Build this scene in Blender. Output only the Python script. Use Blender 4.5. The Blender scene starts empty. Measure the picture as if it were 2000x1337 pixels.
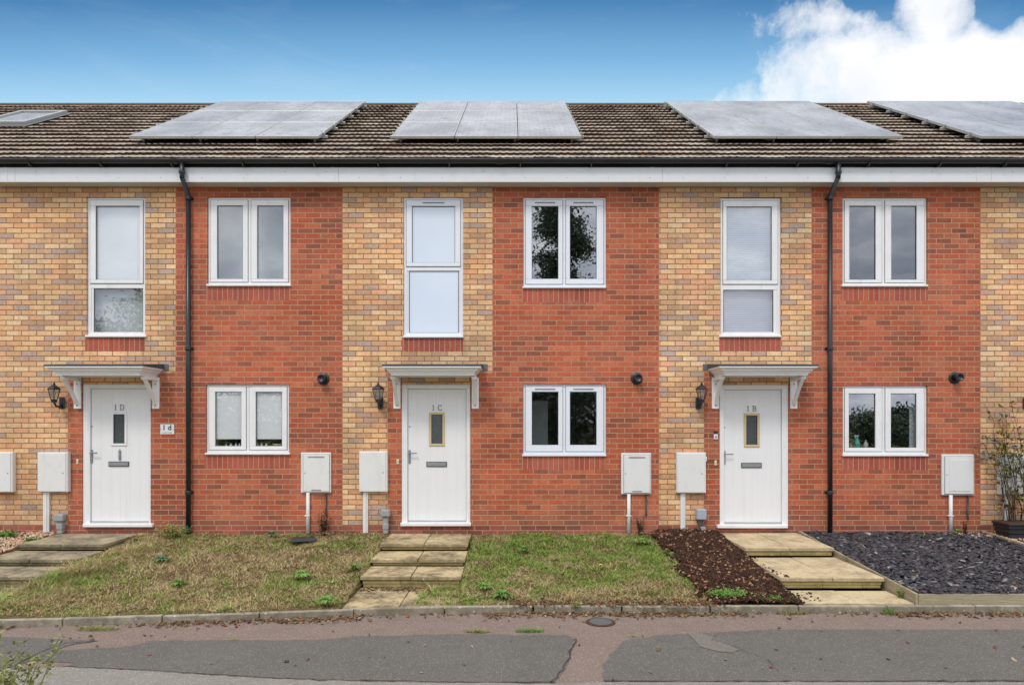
import bpy, math, random
import numpy as np
from mathutils import Vector, Matrix
random.seed(7)
rng = np.random.default_rng(7)
R = math.radians
SC = bpy.context.scene
COL = SC.collection
H = 1.97            # eye height above the pavement
DW = 10.1           # camera to wall
F = 1333.2          # focal length in photo pixels
# ------------------------------------------------------------------ camera
cam = bpy.data.cameras.new('camera')
cam.sensor_width = 36; cam.sensor_fit = 'HORIZONTAL'
cam.lens = 36 * F / 2000.0
cam.shift_y = (825 - 668.5) / 2000.0
cam.clip_end = 2000; cam.clip_start = 0.05
camo = bpy.data.objects.new('camera', cam); COL.objects.link(camo)
camo.location = (0, -DW, H); camo.rotation_euler = (R(90), 0, 0)
SC.camera = camo
# ------------------------------------------------------------------ view
SC.view_settings.view_transform = 'Standard'; SC.view_settings.look = 'None'
SC.view_settings.gamma = 1; SC.view_settings.exposure = 0.30
SC.cycles.max_bounces = 6; SC.cycles.use_denoising = True
# ------------------------------------------------------------------ node helper
class NT:
    def __init__(s, tree):
        s.t = tree; tree.nodes.clear()
    def n(s, kind, ins=None, **kw):
        nd = s.t.nodes.new(kind)
        for k, v in kw.items(): setattr(nd, k, v)
        for k, v in (ins or {}).items():
            sock = nd.inputs[k]
            if isinstance(v, bpy.types.NodeSocket): s.t.links.new(v, sock)
            elif hasattr(v, 'outputs'): s.t.links.new(v.outputs[0], sock)
            else:
                if isinstance(v, tuple) and len(v) == 3 and sock.type == 'RGBA': v = v + (1,)
                sock.default_value = v
        return nd
    def math(s, op, a, b=0.0, c=0.0, clamp=False):
        return s.n('ShaderNodeMath', {0: a, 1: b, 2: c}, operation=op, use_clamp=clamp).outputs[0]
    def mix(s, f, a, b, blend='MIX'):
        m = s.n('ShaderNodeMix', {}, data_type='RGBA', blend_type=blend)
        for idx, v in ((0, f), (6, a), (7, b)):
            sock = m.inputs[idx]
            if isinstance(v, bpy.types.NodeSocket): s.t.links.new(v, sock)
            else:
                if isinstance(v, tuple) and len(v) == 3: v = v + (1,)
                sock.default_value = v
        return m.outputs[2]
    def ramp(s, f, stops, interp='LINEAR'):
        r = s.n('ShaderNodeValToRGB', {0: f}); cr = r.color_ramp; cr.interpolation = interp
        while len(cr.elements) < len(stops): cr.elements.new(0.5)
        for e, (p, c) in zip(cr.elements, stops):
            e.position = p; e.color = (c, c, c, 1) if not isinstance(c, tuple) else c + (1,)
        return r.outputs[0]
    def noise(s, vec, scale, detail=4, rough=.55, dist=0, out=0):
        return s.n('ShaderNodeTexNoise', {'Vector': vec, 'Scale': scale, 'Detail': detail, 'Roughness': rough, 'Distortion': dist}).outputs[out]
    def vmap(s, vec, scale=(1, 1, 1), loc=(0, 0, 0)):
        return s.n('ShaderNodeMapping', {'Vector': vec, 'Scale': scale, 'Location': loc}).outputs[0]
# ------------------------------------------------------------------ world
SUN_EL, SUN_ROT = R(52), R(200)
world = bpy.data.worlds.new('World'); SC.world = world; world.use_nodes = True
w = NT(world.node_tree)
sky = w.n('ShaderNodeTexSky', sky_type='NISHITA', sun_disc=False, sun_elevation=SUN_EL, sun_rotation=SUN_ROT,
          air_density=1.0, dust_density=0.6, ozone_density=1.5)
tc = w.n('ShaderNodeTexCoord')
gen = tc.outputs['Generated']
sep = w.n('ShaderNodeSeparateXYZ', {0: gen})
dx, dy, dz = sep.outputs
ysafe = w.math('MAXIMUM', dy, 0.02)
az = w.math('DIVIDE', dx, ysafe)          # eastward slope of the direction
el = w.math('DIVIDE', dz, ysafe)          # upward slope
# the clear blue grows deeper with height
elang = w.math('ARCTAN2', dz, w.math('SQRT', w.math('ADD', w.math('MULTIPLY', dx, dx), w.math('MULTIPLY', dy, dy))))
blue = w.ramp(w.math('DIVIDE', el, 0.8), [(0.0, (3.9, 6.4, 8.3)), (0.575, (3.9, 6.5, 8.3)), (0.66, (1.95, 4.3, 6.8)), (0.77, (0.55, 2.0, 4.2)), (1.0, (0.35, 1.4, 3.4))])
clear = w.mix(0.85, sky.outputs[0], blue)
# cloud cover: a bank at the right and overcast overhead and behind
wob = w.noise(gen, 6.0, 9, .62, .3)
wob2 = w.noise(gen, 19.0, 7, .66, .2)
wobc = w.math('ADD', w.math('MULTIPLY', w.math('SUBTRACT', wob, 0.5), 2.0), w.math('MULTIPLY', w.math('SUBTRACT', wob2, 0.5), 1.3))
def blob(cx, cy, rx, ry):
    a = w.math('DIVIDE', w.math('SUBTRACT', az, cx), rx)
    b = w.math('DIVIDE', w.math('SUBTRACT', el, cy), ry)
    d = w.math('SQRT', w.math('ADD', w.math('MULTIPLY', a, a), w.math('MULTIPLY', b, b)))
    return w.math('MULTIPLY', w.math('SUBTRACT', 1.0, d), ry / 0.07)
acc = blob(0.62, 0.49, 0.26, 0.12)
for bb in ((0.53, 0.465, 0.20, 0.068), (0.47, 0.592, 0.12, 0.034), (0.615, 0.60, 0.07, 0.10), (1.0, 0.42, 0.55, 0.15)):
    acc = w.math('MAXIMUM', acc, blob(*bb))
for bb in ((0.535, 0.63, 0.06, 0.045), (0.71, 0.60, 0.035, 0.045)):
    acc = w.math('SUBTRACT', acc, w.math('MULTIPLY', w.math('MAXIMUM', blob(*bb), 0.0), 1.5))
cl = w.ramp(w.math('ADD', acc, wobc), [(0.0, 0.0), (0.12, 0.22), (0.35, 0.65), (0.75, 1.0)])
# overcast above the roof line view and behind the viewer
over = w.ramp(w.math('ADD', elang, w.math('MULTIPLY', wobc, 0.05)), [(0.0, 0.0), (0.60, 0.0), (0.72, 1.0), (1.0, 1.0)])
back = w.ramp(w.math('MULTIPLY_ADD', dy, -1.0, 0.15), [(0.0, 0.0), (0.15, 1.0)])
wisp = w.math('MULTIPLY', w.ramp(w.noise(w.vmap(gen, (1, 1, 3.5)), 5.5, 8, .68, .8), [(.50, 0.0), (.72, .05)]), 1.0)
cover = w.math('MAXIMUM', w.math('MAXIMUM', w.math('MAXIMUM', cl, wisp), over), back)
shade = w.noise(w.vmap(gen, (1, 1, 2.4)), 3.4, 8, .62, 0.5)
cloudfront = w.ramp(w.noise(gen, 6, 5, .5), [(0.30, (6.9, 7.3, 8.0)), (0.52, (8.5, 8.5, 8.6))])
cloudback = w.ramp(shade, [(0.32, (4.6, 5.4, 7.0)), (0.5, (9.2, 9.7, 10.8)), (0.66, (16, 16, 16.2))])
cloudcol = w.mix(back, cloudfront, cloudback)
skycol = w.mix(cover, clear, cloudcol)
skycol = w.mix(w.ramp(dz, [(0.0, 1.0), (0.002, 0.0)]), skycol, (1.5, 1.45, 1.35))
bg = w.n('ShaderNodeBackground', {'Color': skycol, 'Strength': 0.1})
w.n('ShaderNodeOutputWorld', {'Surface': bg})
# ------------------------------------------------------------------ sun through thin cloud
sl = bpy.data.lights.new('sun', 'SUN'); sl.energy = 1.3; sl.angle = R(12); sl.color = (1, .95, .88)
so = bpy.data.objects.new('sun', sl); COL.objects.link(so)
sd = Vector((-math.sin(R(22)) * math.cos(SUN_EL), -math.cos(R(22)) * math.cos(SUN_EL), math.sin(SUN_EL)))
so.rotation_euler = sd.to_track_quat('Z', 'Y').to_euler(); so.location = (-10, -30, 40)

# ------------------------------------------------------------------ materials
M = {}
def mat(name, build, rough=.6, spec=.5, **kw):
    m = bpy.data.materials.new(name); m.use_nodes = True
    t = NT(m.node_tree)
    p = t.n('ShaderNodeBsdfPrincipled', {'Roughness': rough, 'Specular IOR Level': spec})
    for k, v in kw.items(): p.inputs[k].default_value = v
    t.n('ShaderNodeOutputMaterial', {'Surface': p})
    geo = t.n('ShaderNodeNewGeometry')
    c, bump, extra = None, None, {}
    r = build(t, geo.outputs['Position'])
    if isinstance(r, tuple) and len(r) == 3 and not isinstance(r[0], (int, float)): c, bump, extra = r
    elif isinstance(r, tuple) and len(r) == 2: c, bump = r
    else: c = r
    if isinstance(c, bpy.types.NodeSocket): t.t.links.new(c, p.inputs['Base Color'])
    else: p.inputs['Base Color'].default_value = c + (1,)
    if bump is not None:
        hgt, st, dist = bump
        b = t.n('ShaderNodeBump', {'Height': hgt, 'Strength': st, 'Distance': dist})
        t.t.links.new(b.outputs[0], p.inputs['Normal'])
    for k, v in extra.items(): t.t.links.new(v, p.inputs[k])
    M[name] = m
    return m
def mottled(c1, c2, scale=6, bscale=80, bst=.15):
    def f(t, P):
        return t.mix(t.noise(P, scale, 5), c1, c2), (t.noise(P, bscale, 3), bst, .004)
    return f
def s2l(r, g, b):
    return tuple(((x / 255) / 12.92 if x < 11 else (((x / 255) + .055) / 1.055) ** 2.4) for x in (r, g, b))

def brick_builder(palette, mortar, offx=0, dark=.3, soldier=False, lowz=None, tint=(1, 1, 1)):
    def f(t, P):
        s = t.n('ShaderNodeSeparateXYZ', {0: P})
        u = t.math('ADD', t.math('ADD', s.outputs[0], s.outputs[1]), offx)
        wv = t.math('MULTIPLY', t.math('SUBTRACT', t.noise(P, 9, 3), .5), .006)
        z = t.math('ADD', s.outputs[2], wv)
        if soldier:
            v = t.n('ShaderNodeCombineXYZ', {0: u, 1: t.math('MULTIPLY', z, 1)})
            bw, rh, off = .0765, 5.0, 0.0
        else:
            v = t.n('ShaderNodeCombineXYZ', {0: u, 1: z})
            bw, rh, off = .225, .0757, .5
        b = t.n('ShaderNodeTexBrick', {'Vector': v, 'Color1': (0, 0, 0), 'Color2': (1, 1, 1), 'Mortar': (0, 0, 0), 'Scale': 1.0,
                'Mortar Size': .0068, 'Mortar Smooth': .35, 'Bias': 0.0, 'Brick Width': bw, 'Row Height': rh}, offset=off, squash=1.0)
        n = len(palette)
        col = t.ramp(b.outputs['Color'], [((i + .0) / n, c) for i, c in enumerate(palette)], 'CONSTANT')
        # clay mottling, streaks and weather
        m1 = t.ramp(t.noise(t.vmap(P, (9, 9, 26)), 2.2, 5, .65), [(.3, .74), (.7, 1.22)])
        col = t.mix(1.0, col, m1, 'MULTIPLY')
        m2 = t.ramp(t.noise(P, .9, 4, .6), [(.33, .74), (.66, 1.16)])
        col = t.mix(1.0, col, m2, 'MULTIPLY')
        hue = t.ramp(t.noise(t.vmap(P, (1, 1, 1.6), (3, 1, 7)), 1.3, 5, .6), [(.35, (1.06, .97, .90)), (.65, (.96, 1.03, 1.08))])
        col = t.mix(1.0, col, hue, 'MULTIPLY')
        run = t.ramp(t.noise(t.vmap(P, (5, 5, .35)), 1.6, 5, .6), [(.56, 1.0), (.74, .80)])
        col = t.mix(1.0, col, run, 'MULTIPLY')
        foot = t.math('MULTIPLY', t.ramp(s.outputs[2], [(.36, 1.0), (.75, 0.0)]), t.ramp(t.noise(P, 5, 5, .7), [(.4, .1), (.65, .6)]))
        col = t.mix(foot, col, (.16, .12, .08))
        mc = t.mix(t.noise(P, 3.1, 4), mortar, tuple(x * .62 for x in mortar))
        col = t.mix(b.outputs['Fac'], col, mc)
        salt = t.ramp(t.noise(t.vmap(P, (1, 1, 2.0)), 1.7, 6, .7), [(.62, 0.0), (.78, .22)])
        col = t.mix(salt, col, (.62, .52, .46))
        hg = t.math('SUBTRACT', t.math('MULTIPLY', t.noise(P, 60, 4), .35), b.outputs['Fac'])
        return col, (hg, .6, .006)
    return f
YEL = [s2l(224, 183, 139), s2l(213, 169, 128), s2l(229, 190, 148), s2l(190, 159, 139), s2l(221, 173, 132), s2l(230, 195, 154),
       s2l(205, 162, 126), s2l(224, 170, 134), s2l(185, 161, 148), s2l(227, 184, 137), s2l(196, 156, 123), s2l(226, 186, 143)]
RED = [s2l(181, 100, 73), s2l(168, 92, 71), s2l(187, 106, 78), s2l(157, 92, 72), s2l(183, 97, 71), s2l(174, 96, 73),
       s2l(190, 112, 83), s2l(147, 89, 72), s2l(179, 93, 69), s2l(184, 105, 79), s2l(166, 99, 78), s2l(180, 102, 75)]
mat('brick_yellow', brick_builder(YEL, s2l(148, 114, 80), .06), .88, .2)
mat('brick_red', brick_builder(RED, s2l(200, 158, 124), .02), .88, .2)
mat('brick_plinth', brick_builder([s2l(158, 82, 70), s2l(176, 96, 80), s2l(140, 74, 66), s2l(168, 88, 74)], s2l(205, 150, 120), .1), .88, .2)
mat('brick_soldier', brick_builder([s2l(174, 92, 78), s2l(164, 86, 72), s2l(178, 98, 80), s2l(168, 92, 76)], s2l(200, 156, 124), .0, soldier=True), .85, .2)
def upvc(c, dirt=(.52, .50, .44)):
    def f(t, P):
        n = t.noise(t.vmap(P, (3, 3, 1.2)), 3, 6, .65)
        fine = t.ramp(t.noise(P, 90, 2), [(.35, .97), (.7, 1.0)])
        base = t.mix(t.ramp(n, [(.5, 0.0), (.8, .35)]), c, dirt)
        return t.mix(1.0, base, fine, 'MULTIPLY')
    return f
mat('upvc', upvc((.80, .80, .80)), .32)
mat('upvc_new', upvc((.76, .79, .84), (.66, .68, .7)), .28)
mat('fascia', upvc((.70, .71, .73), (.56, .56, .52)), .3)
mat('soffit', upvc((.62, .60, .55)), .5)
def doorf(t, P):
    g = t.noise(t.vmap(P, (55, 55, 1.6)), 1.5, 6, .7)
    s = t.n('ShaderNodeSeparateXYZ', {0: P})
    col = t.mix(t.ramp(g, [(.4, 0.0), (.75, .4)]), (.80, .80, .80), (.66, .67, .68))
    col = t.mix(t.ramp(t.noise(P, 2.4, 4), [(.5, 0.0), (.8, .3)]), col, (.66, .64, .58))
    return col, (g, .25, .002)
mat('door_skin', doorf, .42)
mat('gap_seal', mottled((.06, .06, .06), (.10, .10, .10)), .7)
mat('black_plastic', mottled((.012, .013, .016), (.03, .032, .038), 5), .33)
mat('grey_plastic', mottled((.26, .27, .27), (.36, .37, .36), 9), .6)
mat('blue_grey_plastic', mottled((.34, .37, .42), (.4, .43, .47), 9), .5)
mat('steel', mottled((.30, .31, .33), (.42, .43, .44), 30), .38, Metallic=.65)
mat('steel_grey', mottled((.20, .21, .24), (.28, .29, .32), 20), .45)
mat('beige_trim', mottled((.62, .50, .28), (.56, .43, .22), 12), .5)
mat('ivory', mottled((.72, .62, .40), (.76, .68, .5), 12), .5)
mat('meter_white', upvc((.74, .74, .72), (.50, .48, .42)), .5)
def leadf(t, P):
    return t.mix(t.noise(P, 7, 6, .7), (.055, .062, .072), (.17, .18, .19)), (t.noise(P, 50, 3), .2, .004)
mat('lead', leadf, .55)
mat('felt', mottled((.035, .038, .042), (.10, .10, .10), 6), .8)
mat('painted_timber', upvc((.82, .82, .81), (.60, .57, .52)), .45)
def tilef(t, P):
    s = t.n('ShaderNodeSeparateXYZ', {0: P})
    v = t.n('ShaderNodeCombineXYZ', {0: s.outputs[0], 1: t.math('ADD', t.math('MULTIPLY', s.outputs[1], 1.1817), .0)})
    b = t.n('ShaderNodeTexBrick', {'Vector': v, 'Color1': (0, 0, 0), 'Color2': (1, 1, 1), 'Mortar': (.5, .5, .5), 'Scale': 1.0,
            'Mortar Size': .003, 'Brick Width': .30, 'Row Height': .322}, offset=.0)
    col = t.ramp(b.outputs['Color'], [(0, s2l(180, 166, 150)), (.25, s2l(158, 144, 130)), (.5, s2l(192, 178, 162)), (.75, s2l(168, 152, 136))], 'CONSTANT')
    big = t.noise(P, 1.1, 5, .6)
    fine = t.noise(P, 17, 6, .75)
    grit = t.noise(P, 60, 3, .7)
    col = t.mix(t.ramp(fine, [(.46, 0.0), (.64, .8)]), col, s2l(104, 92, 82))
    col = t.mix(t.ramp(t.math('ADD', t.math('MULTIPLY', fine, .5), t.math('MULTIPLY', big, .5)), [(.52, 0.0), (.60, .7)]), col, s2l(120, 92, 74))
    col = t.mix(t.ramp(grit, [(.56, 0.0), (.7, .55)]), col, s2l(50, 46, 40))
    lich = t.ramp(t.noise(P, 7, 4, .5), [(.66, 0.0), (.70, 1.0)])
    col = t.mix(t.math('MULTIPLY', lich, .8), col, s2l(214, 154, 70))
    # course tails take their own dark colour: moss plus painted shade
    g2 = t.n('ShaderNodeNewGeometry')
    return col, (t.math('ADD', fine, grit), .5, .012)
mat('roof_tile', tilef, .9, .2)
mat('tile_moss_shade', mottled(s2l(40, 32, 28), s2l(84, 68, 54), 14, 60, .5), .95, .1)  # moss and the shadow band under each course, both in the colour
mat('ridge_tile', mottled(s2l(124, 92, 72), s2l(84, 68, 58), 9), .9, .2)
def panelf(t, P):
    dots = t.math('MAXIMUM', t.ramp(t.noise(P, 10, 4, .85), [(.59, 0.0), (.62, .95)]), t.ramp(t.noise(P, 3.0, 6, .75), [(.62, 0.0), (.72, .5)]))
    base = t.mix(t.ramp(t.noise(t.vmap(P, (1, .6, .6)), 1.2, 6, .65), [(.35, 0.0), (.65, 1.0)]), (.20, .21, .235), (.42, .43, .455))  # mottled greys hold dirt and painted sky reflection
    s = t.n('ShaderNodeSeparateXYZ', {0: P})
    line = t.ramp(t.math('ABSOLUTE', t.math('SUBTRACT', t.math('FRACT', t.math('DIVIDE', s.outputs[0], .0815)), .5)), [(.0, .66), (.08, 1.0)])
    base = t.mix(1.0, base, line, 'MULTIPLY')
    return t.mix(dots, base, (.05, .045, .035)), None
def panelf2(t, P):
    c, _ = panelf(t, P); return c
mat('solar_glass', panelf2, .32, .7)
mat('aluminium', mottled((.52, .53, .52), (.36, .37, .33), 25), .42, Metallic=.3)
def glass(name, refl, tintc=(.9, .95, .95), rough=.0):
    m = bpy.data.materials.new(name); m.use_nodes = True; t = NT(m.node_tree)
    geo = t.n('ShaderNodeNewGeometry')
    dp = t.n('ShaderNodeVectorMath', {0: geo.outputs['Normal'], 1: geo.outputs['Incoming']}, operation='DOT_PRODUCT').outputs['Value']
    fr5 = t.math('POWER', t.math('SUBTRACT', 1.0, t.math('ABSOLUTE', dp), clamp=True), 5.0)
    rip = t.n('ShaderNodeBump', {'Height': t.noise(geo.outputs['Position'], 1.6, 2, .5), 'Strength': .04, 'Distance': .02})
    f = t.math('ADD', t.math('MULTIPLY', fr5, .8), refl + .05, clamp=True)
    gl = t.n('ShaderNodeBsdfGlossy', {'Color': (.93, .96, 1.0, 1), 'Roughness': rough}); t.t.links.new(rip.outputs[0], gl.inputs['Normal'])
    tr = t.n('ShaderNodeBsdfTransparent', {'Color': tintc + (1,)})
    mx = t.n('ShaderNodeMixShader', {0: f, 1: tr, 2: gl})
    t.n('ShaderNodeOutputMaterial', {'Surface': mx}); M[name] = m
glass('glass', .14, (1, 1, 1)); glass('glass_bright', .26); glass('lantern_glass', .12, (.8, .8, .74), .3)
glass('glass_dim', .07); mat('glass_cloud_paint', mottled((.72, .79, .89), (.56, .64, .76), .9), .03, 1.0); glass('glass_mid', .18)  # the opaque pale pane has cloud reflections painted into its colour
def obsc(t, P):
    return t.mix(t.noise(P, 30, 3), (.035, .04, .045), (.11, .12, .13)), (t.noise(P, 45, 2), .35, .004)
mat('obscure_glass', obsc, .12, .8)
mat('blind_white', mottled((.74, .77, .78), (.70, .73, .74), 2), .8)
mat('blind_grey', mottled((.50, .53, .53), (.44, .48, .49), 2), .8)
mat('blind_film', mottled((.84, .90, .97), (.78, .84, .93), 1.2), .7)
mat('slat', mottled((.72, .73, .78), (.66, .67, .73), 2), .6)
mat('plaster', mottled((.30, .30, .29), (.26, .26, .25), 1), .9)
mat('room_door', mottled((.62, .64, .63), (.56, .58, .57), 2), .5)
mat('teal', mottled((.05, .42, .44), (.08, .5, .5), 8), .4)
mat('clear_white', mottled((.7, .72, .72), (.6, .62, .62), 8), .4)
mat('card_brown', mottled((.35, .27, .2), (.3, .22, .16), 8), .8)
mat('sign_white', mottled((.76, .79, .77), (.72, .74, .72), 20), .35)
mat('sign_black', mottled((.03, .035, .035), (.05, .05, .05), 20), .4)
mat('number_grey', mottled((.22, .22, .22), (.30, .30, .30), 20), .4)
# ground materials
def tarmac(c1, c2, light):
    def f(t, P):
        g = t.noise(P, 150, 2, .8); b = t.noise(P, 1.3, 5, .6)
        col = t.mix(b, c1, c2)
        col = t.mix(t.ramp(t.noise(P, 60, 3, .8), [(.3, .5), (.5, .0)]), col, tuple(x * .55 for x in c1))
        v = t.n('ShaderNodeTexVoronoi', {'Vector': P, 'Scale': 75.0})
        rs = t.n('ShaderNodeSeparateColor', {0: v.outputs['Color']})
        spk = t.math('MULTIPLY', t.ramp(v.outputs['Distance'], [(.25, 1.0), (.45, 0.0)]), t.ramp(rs.outputs[0], [(.66, 0.0), (.8, .75)]))
        col = t.mix(spk, col, light)
        st = t.ramp(t.noise(P, 4.5, 6, .7), [(.5, 0.0), (.75, .35)])
        col = t.mix(st, col, tuple(x * .6 for x in c1))
        return col, (t.math('ADD', g, t.noise(P, 70, 2)), .55, .006)
    return f
mat('tarmac_dark', tarmac(s2l(100, 97, 92), s2l(114, 110, 104), s2l(160, 156, 148)), .9, .25)
mat('tarmac_red', tarmac(s2l(126, 110, 101), s2l(144, 127, 116), s2l(186, 176, 164)), .9, .25)
mat('tarmac_light', tarmac(s2l(134, 129, 122), s2l(152, 146, 138), s2l(196, 190, 180)), .9, .25)
mat('tarmac_mid', tarmac(s2l(116, 111, 104), s2l(130, 124, 116), s2l(170, 164, 156)), .9, .25)
mat('crack', mottled((.03, .028, .025), (.06, .055, .05), 20), .95)
def slabf(c1, c2, stain, amt, edge=False):
    def f(t, P):
        a = t.noise(P, 2.2, 6, .65); b = t.noise(P, 12, 6, .7)
        col = t.mix(a, c1, c2)
        col = t.mix(t.ramp(t.math('ADD', t.math('MULTIPLY', t.noise(P, 2.6, 6, .7), .6), t.math('MULTIPLY', b, .4)), [(.53 - amt * .12, 0.0), (.58, amt)]), col, stain)
        col = t.mix(t.ramp(t.noise(P, 45, 4, .8), [(.6, 0.0), (.72, .5)]), col, tuple(x * .35 for x in c1))
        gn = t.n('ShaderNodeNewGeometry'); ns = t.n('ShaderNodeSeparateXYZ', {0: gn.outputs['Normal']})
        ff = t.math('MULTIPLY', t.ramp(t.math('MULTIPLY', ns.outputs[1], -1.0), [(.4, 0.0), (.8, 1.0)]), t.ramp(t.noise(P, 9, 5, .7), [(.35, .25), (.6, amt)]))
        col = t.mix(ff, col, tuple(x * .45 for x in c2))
        v = t.n('ShaderNodeTexVoronoi', {'Vector': P, 'Scale': 28.0}); rs = t.n('ShaderNodeSeparateColor', {0: v.outputs['Color']})
        spot = t.math('MULTIPLY', t.ramp(v.outputs['Distance'], [(.14, 1.0), (.3, 0.0)]), t.ramp(rs.outputs[0], [(.78, 0.0), (.84, .7)]))
        col = t.mix(spot, col, tuple(min(.8, x * 1.5) for x in c1))
        spot2 = t.math('MULTIPLY', t.ramp(v.outputs['Distance'], [(.2, 1.0), (.4, 0.0)]), t.ramp(rs.outputs[1], [(.72, 0.0), (.8, amt * .7)]))
        col = t.mix(spot2, col, tuple(x * .35 for x in c1))
        return col, (b, .35, .006)
    return f
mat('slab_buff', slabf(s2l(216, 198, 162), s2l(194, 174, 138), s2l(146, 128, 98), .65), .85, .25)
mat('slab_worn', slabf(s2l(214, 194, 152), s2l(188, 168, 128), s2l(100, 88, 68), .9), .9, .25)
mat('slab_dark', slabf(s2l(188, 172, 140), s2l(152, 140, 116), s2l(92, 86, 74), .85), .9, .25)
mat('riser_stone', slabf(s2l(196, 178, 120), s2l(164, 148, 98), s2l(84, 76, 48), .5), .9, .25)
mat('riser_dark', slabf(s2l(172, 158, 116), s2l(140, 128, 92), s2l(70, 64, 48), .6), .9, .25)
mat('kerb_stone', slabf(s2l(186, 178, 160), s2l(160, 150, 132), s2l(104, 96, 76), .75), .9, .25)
mat('soil', mottled(s2l(96, 74, 54), s2l(70, 54, 40), 12, 60, .8), .95, .1)
def lawnsoil(t, P):
    n = t.noise(P, 2.4, 6, .65); m = t.noise(P, 22, 5, .75)
    col = t.mix(t.ramp(n, [(.42, 0.0), (.6, 1.0)]), s2l(124, 100, 74), s2l(108, 110, 56))
    return t.mix(t.ramp(m, [(.4, .7), (.6, 0.0)]), col, s2l(70, 56, 42)), (m, .8, .02)
mat('lawn_soil', lawnsoil, .95, .1)
def timberf(c1, c2, c3):
    def f(t, P):
        g = t.noise(t.vmap(P, (2.2, 2.2, 60)), 2.0, 6, .7, .4)
        col = t.mix(t.ramp(g, [(.35, 0.0), (.65, 1.0)]), c1, c2)
        col = t.mix(t.ramp(t.noise(P, 3.2, 6, .7), [(.5, 0.0), (.68, .8)]), col, c3)
        return col, (g, .4, .004)
    return f
mat('timber', timberf(s2l(176, 164, 136), s2l(132, 120, 98), s2l(92, 84, 66)), .9, .2)
mat('timber_pale', timberf(s2l(190, 176, 144), s2l(150, 138, 108), s2l(110, 104, 74)), .9, .2)
def island(stops, rough=.8, name='x', nscale=None, mixcol=None, spec=.2, trans=0.0, patch=None):
    """colour picked per blade / chip / leaf"""
    def f(t, P):
        g = t.n('ShaderNodeNewGeometry')
        r = g.outputs['Random Per Island']
        c = t.ramp(r, stops)
        if mixcol:
            sc, other, lo, hi = mixcol
            oc = t.ramp(r, other)
            nn = t.noise(t.vmap(P, (1, 1, .2)), sc, 7, .72)
            if patch is not None:
                s = t.n('ShaderNodeSeparateXYZ', {0: P})
                for (cx, cy, rr, k) in patch:
                    a = t.math('SUBTRACT', s.outputs[0], cx); b = t.math('MULTIPLY', t.math('SUBTRACT', s.outputs[1], cy), 1.3)
                    d = t.math('SQRT', t.math('ADD', t.math('MULTIPLY', a, a), t.math('MULTIPLY', b, b)))
                    nn = t.math('ADD', nn, t.math('MULTIPLY', t.math('SUBTRACT', 1.0, t.math('DIVIDE', d, rr), clamp=True), k))
            rr2 = t.math('ADD', nn, t.math('MULTIPLY', t.math('SUBTRACT', t.math('FRACT', t.math('MULTIPLY', r, 17.3)), .5), .16))
            c = t.mix(t.ramp(rr2, [(lo, 0.0), (hi, 1.0)]), c, oc)
        return c
    m = mat(name, f, rough, spec)
GRN = [(0, s2l(104, 138, 50)), (.25, s2l(142, 168, 72)), (.45, s2l(72, 100, 40)), (.7, s2l(178, 190, 104)), (.85, s2l(118, 150, 60)), (1, s2l(204, 206, 136))]
DRY = [(0, s2l(208, 188, 136)), (.2, s2l(160, 136, 96)), (.4, s2l(236, 218, 172)), (.6, s2l(104, 82, 60)), (.8, s2l(190, 168, 120)), (1, s2l(160, 156, 88))]
island(DRY, .85, 'grass_worn', mixcol=(3.0, GRN, .535, .585), patch=[(-2.9, -1.2, .8, -.12), (-6.3, -3.0, 1.5, .18), (-2.5, -2.3, .5, .14), (-2.3, -.7, .5, .12), (-5.0, -2.2, .7, .12), (-3.4, -1.4, .9, -.14), (-3.9, -2.1, .8, -.10)])
island(DRY, .85, 'grass_green', mixcol=(3.0, GRN, .42, .50), patch=[(1.7, -.9, .5, .2), (-.2, -.8, .6, .12), (.1, -2.0, .5, -.12), (.4, -2.9, 1.0, -.2), (1.6, -2.9, 1.2, -.2)])
island([(0, s2l(52, 34, 26)), (.3, s2l(74, 50, 38)), (.6, s2l(40, 28, 22)), (.88, s2l(92, 62, 46)), (.94, s2l(150, 112, 84)), (1, s2l(176, 140, 110))], .85, 'bark_chip')
island([(0, s2l(60, 58, 62)), (.3, s2l(80, 78, 83)), (.55, s2l(42, 40, 43)), (.85, s2l(68, 65, 70)), (.96, s2l(106, 104, 108)), (.995, s2l(152, 149, 146)), (1, s2l(202, 191, 176))], .55, 'slate_chip', spec=.5)
island([(0, s2l(206, 176, 148)), (.3, s2l(184, 140, 112)), (.6, s2l(224, 204, 180)), (.8, s2l(150, 112, 88)), (1, s2l(214, 186, 150))], .8, 'pebble')
island([(0, s2l(128, 98, 72)), (.3, s2l(98, 76, 58)), (.5, s2l(166, 140, 104)), (.7, s2l(80, 64, 50)), (.85, s2l(140, 112, 78)), (.95, s2l(150, 78, 60)), (1, s2l(200, 180, 150))], .8, 'dead_leaf')
def leafm(name, cols, rough=.6):
    island([(i / (len(cols) - 1), s2l(*c)) for i, c in enumerate(cols)], rough, name)
leafm('leaf_weed', [(86, 124, 58), (112, 150, 66), (70, 104, 52), (130, 160, 84)])
leafm('leaf_blue', [(78, 112, 84), (98, 134, 100), (64, 94, 74), (110, 142, 96)])
leafm('leaf_bright', [(98, 144, 60), (124, 164, 78), (80, 124, 50), (140, 172, 92)])
leafm('leaf_olive', [(122, 130, 62), (150, 156, 84), (98, 106, 50), (164, 162, 100)])
leafm('leaf_dark', [(46, 60, 38), (60, 76, 44), (34, 46, 30), (74, 88, 50)])
leafm('leaf_conifer', [(104, 118, 98), (130, 142, 118), (88, 100, 82), (146, 156, 132)])
leafm('leaf_brown', [(86, 58, 40), (60, 42, 32), (118, 84, 56), (72, 62, 40)])
leafm('leaf_mixed', [(70, 54, 40), (110, 62, 44), (118, 140, 50), (84, 60, 40), (146, 164, 62), (70, 84, 44)])
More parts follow.
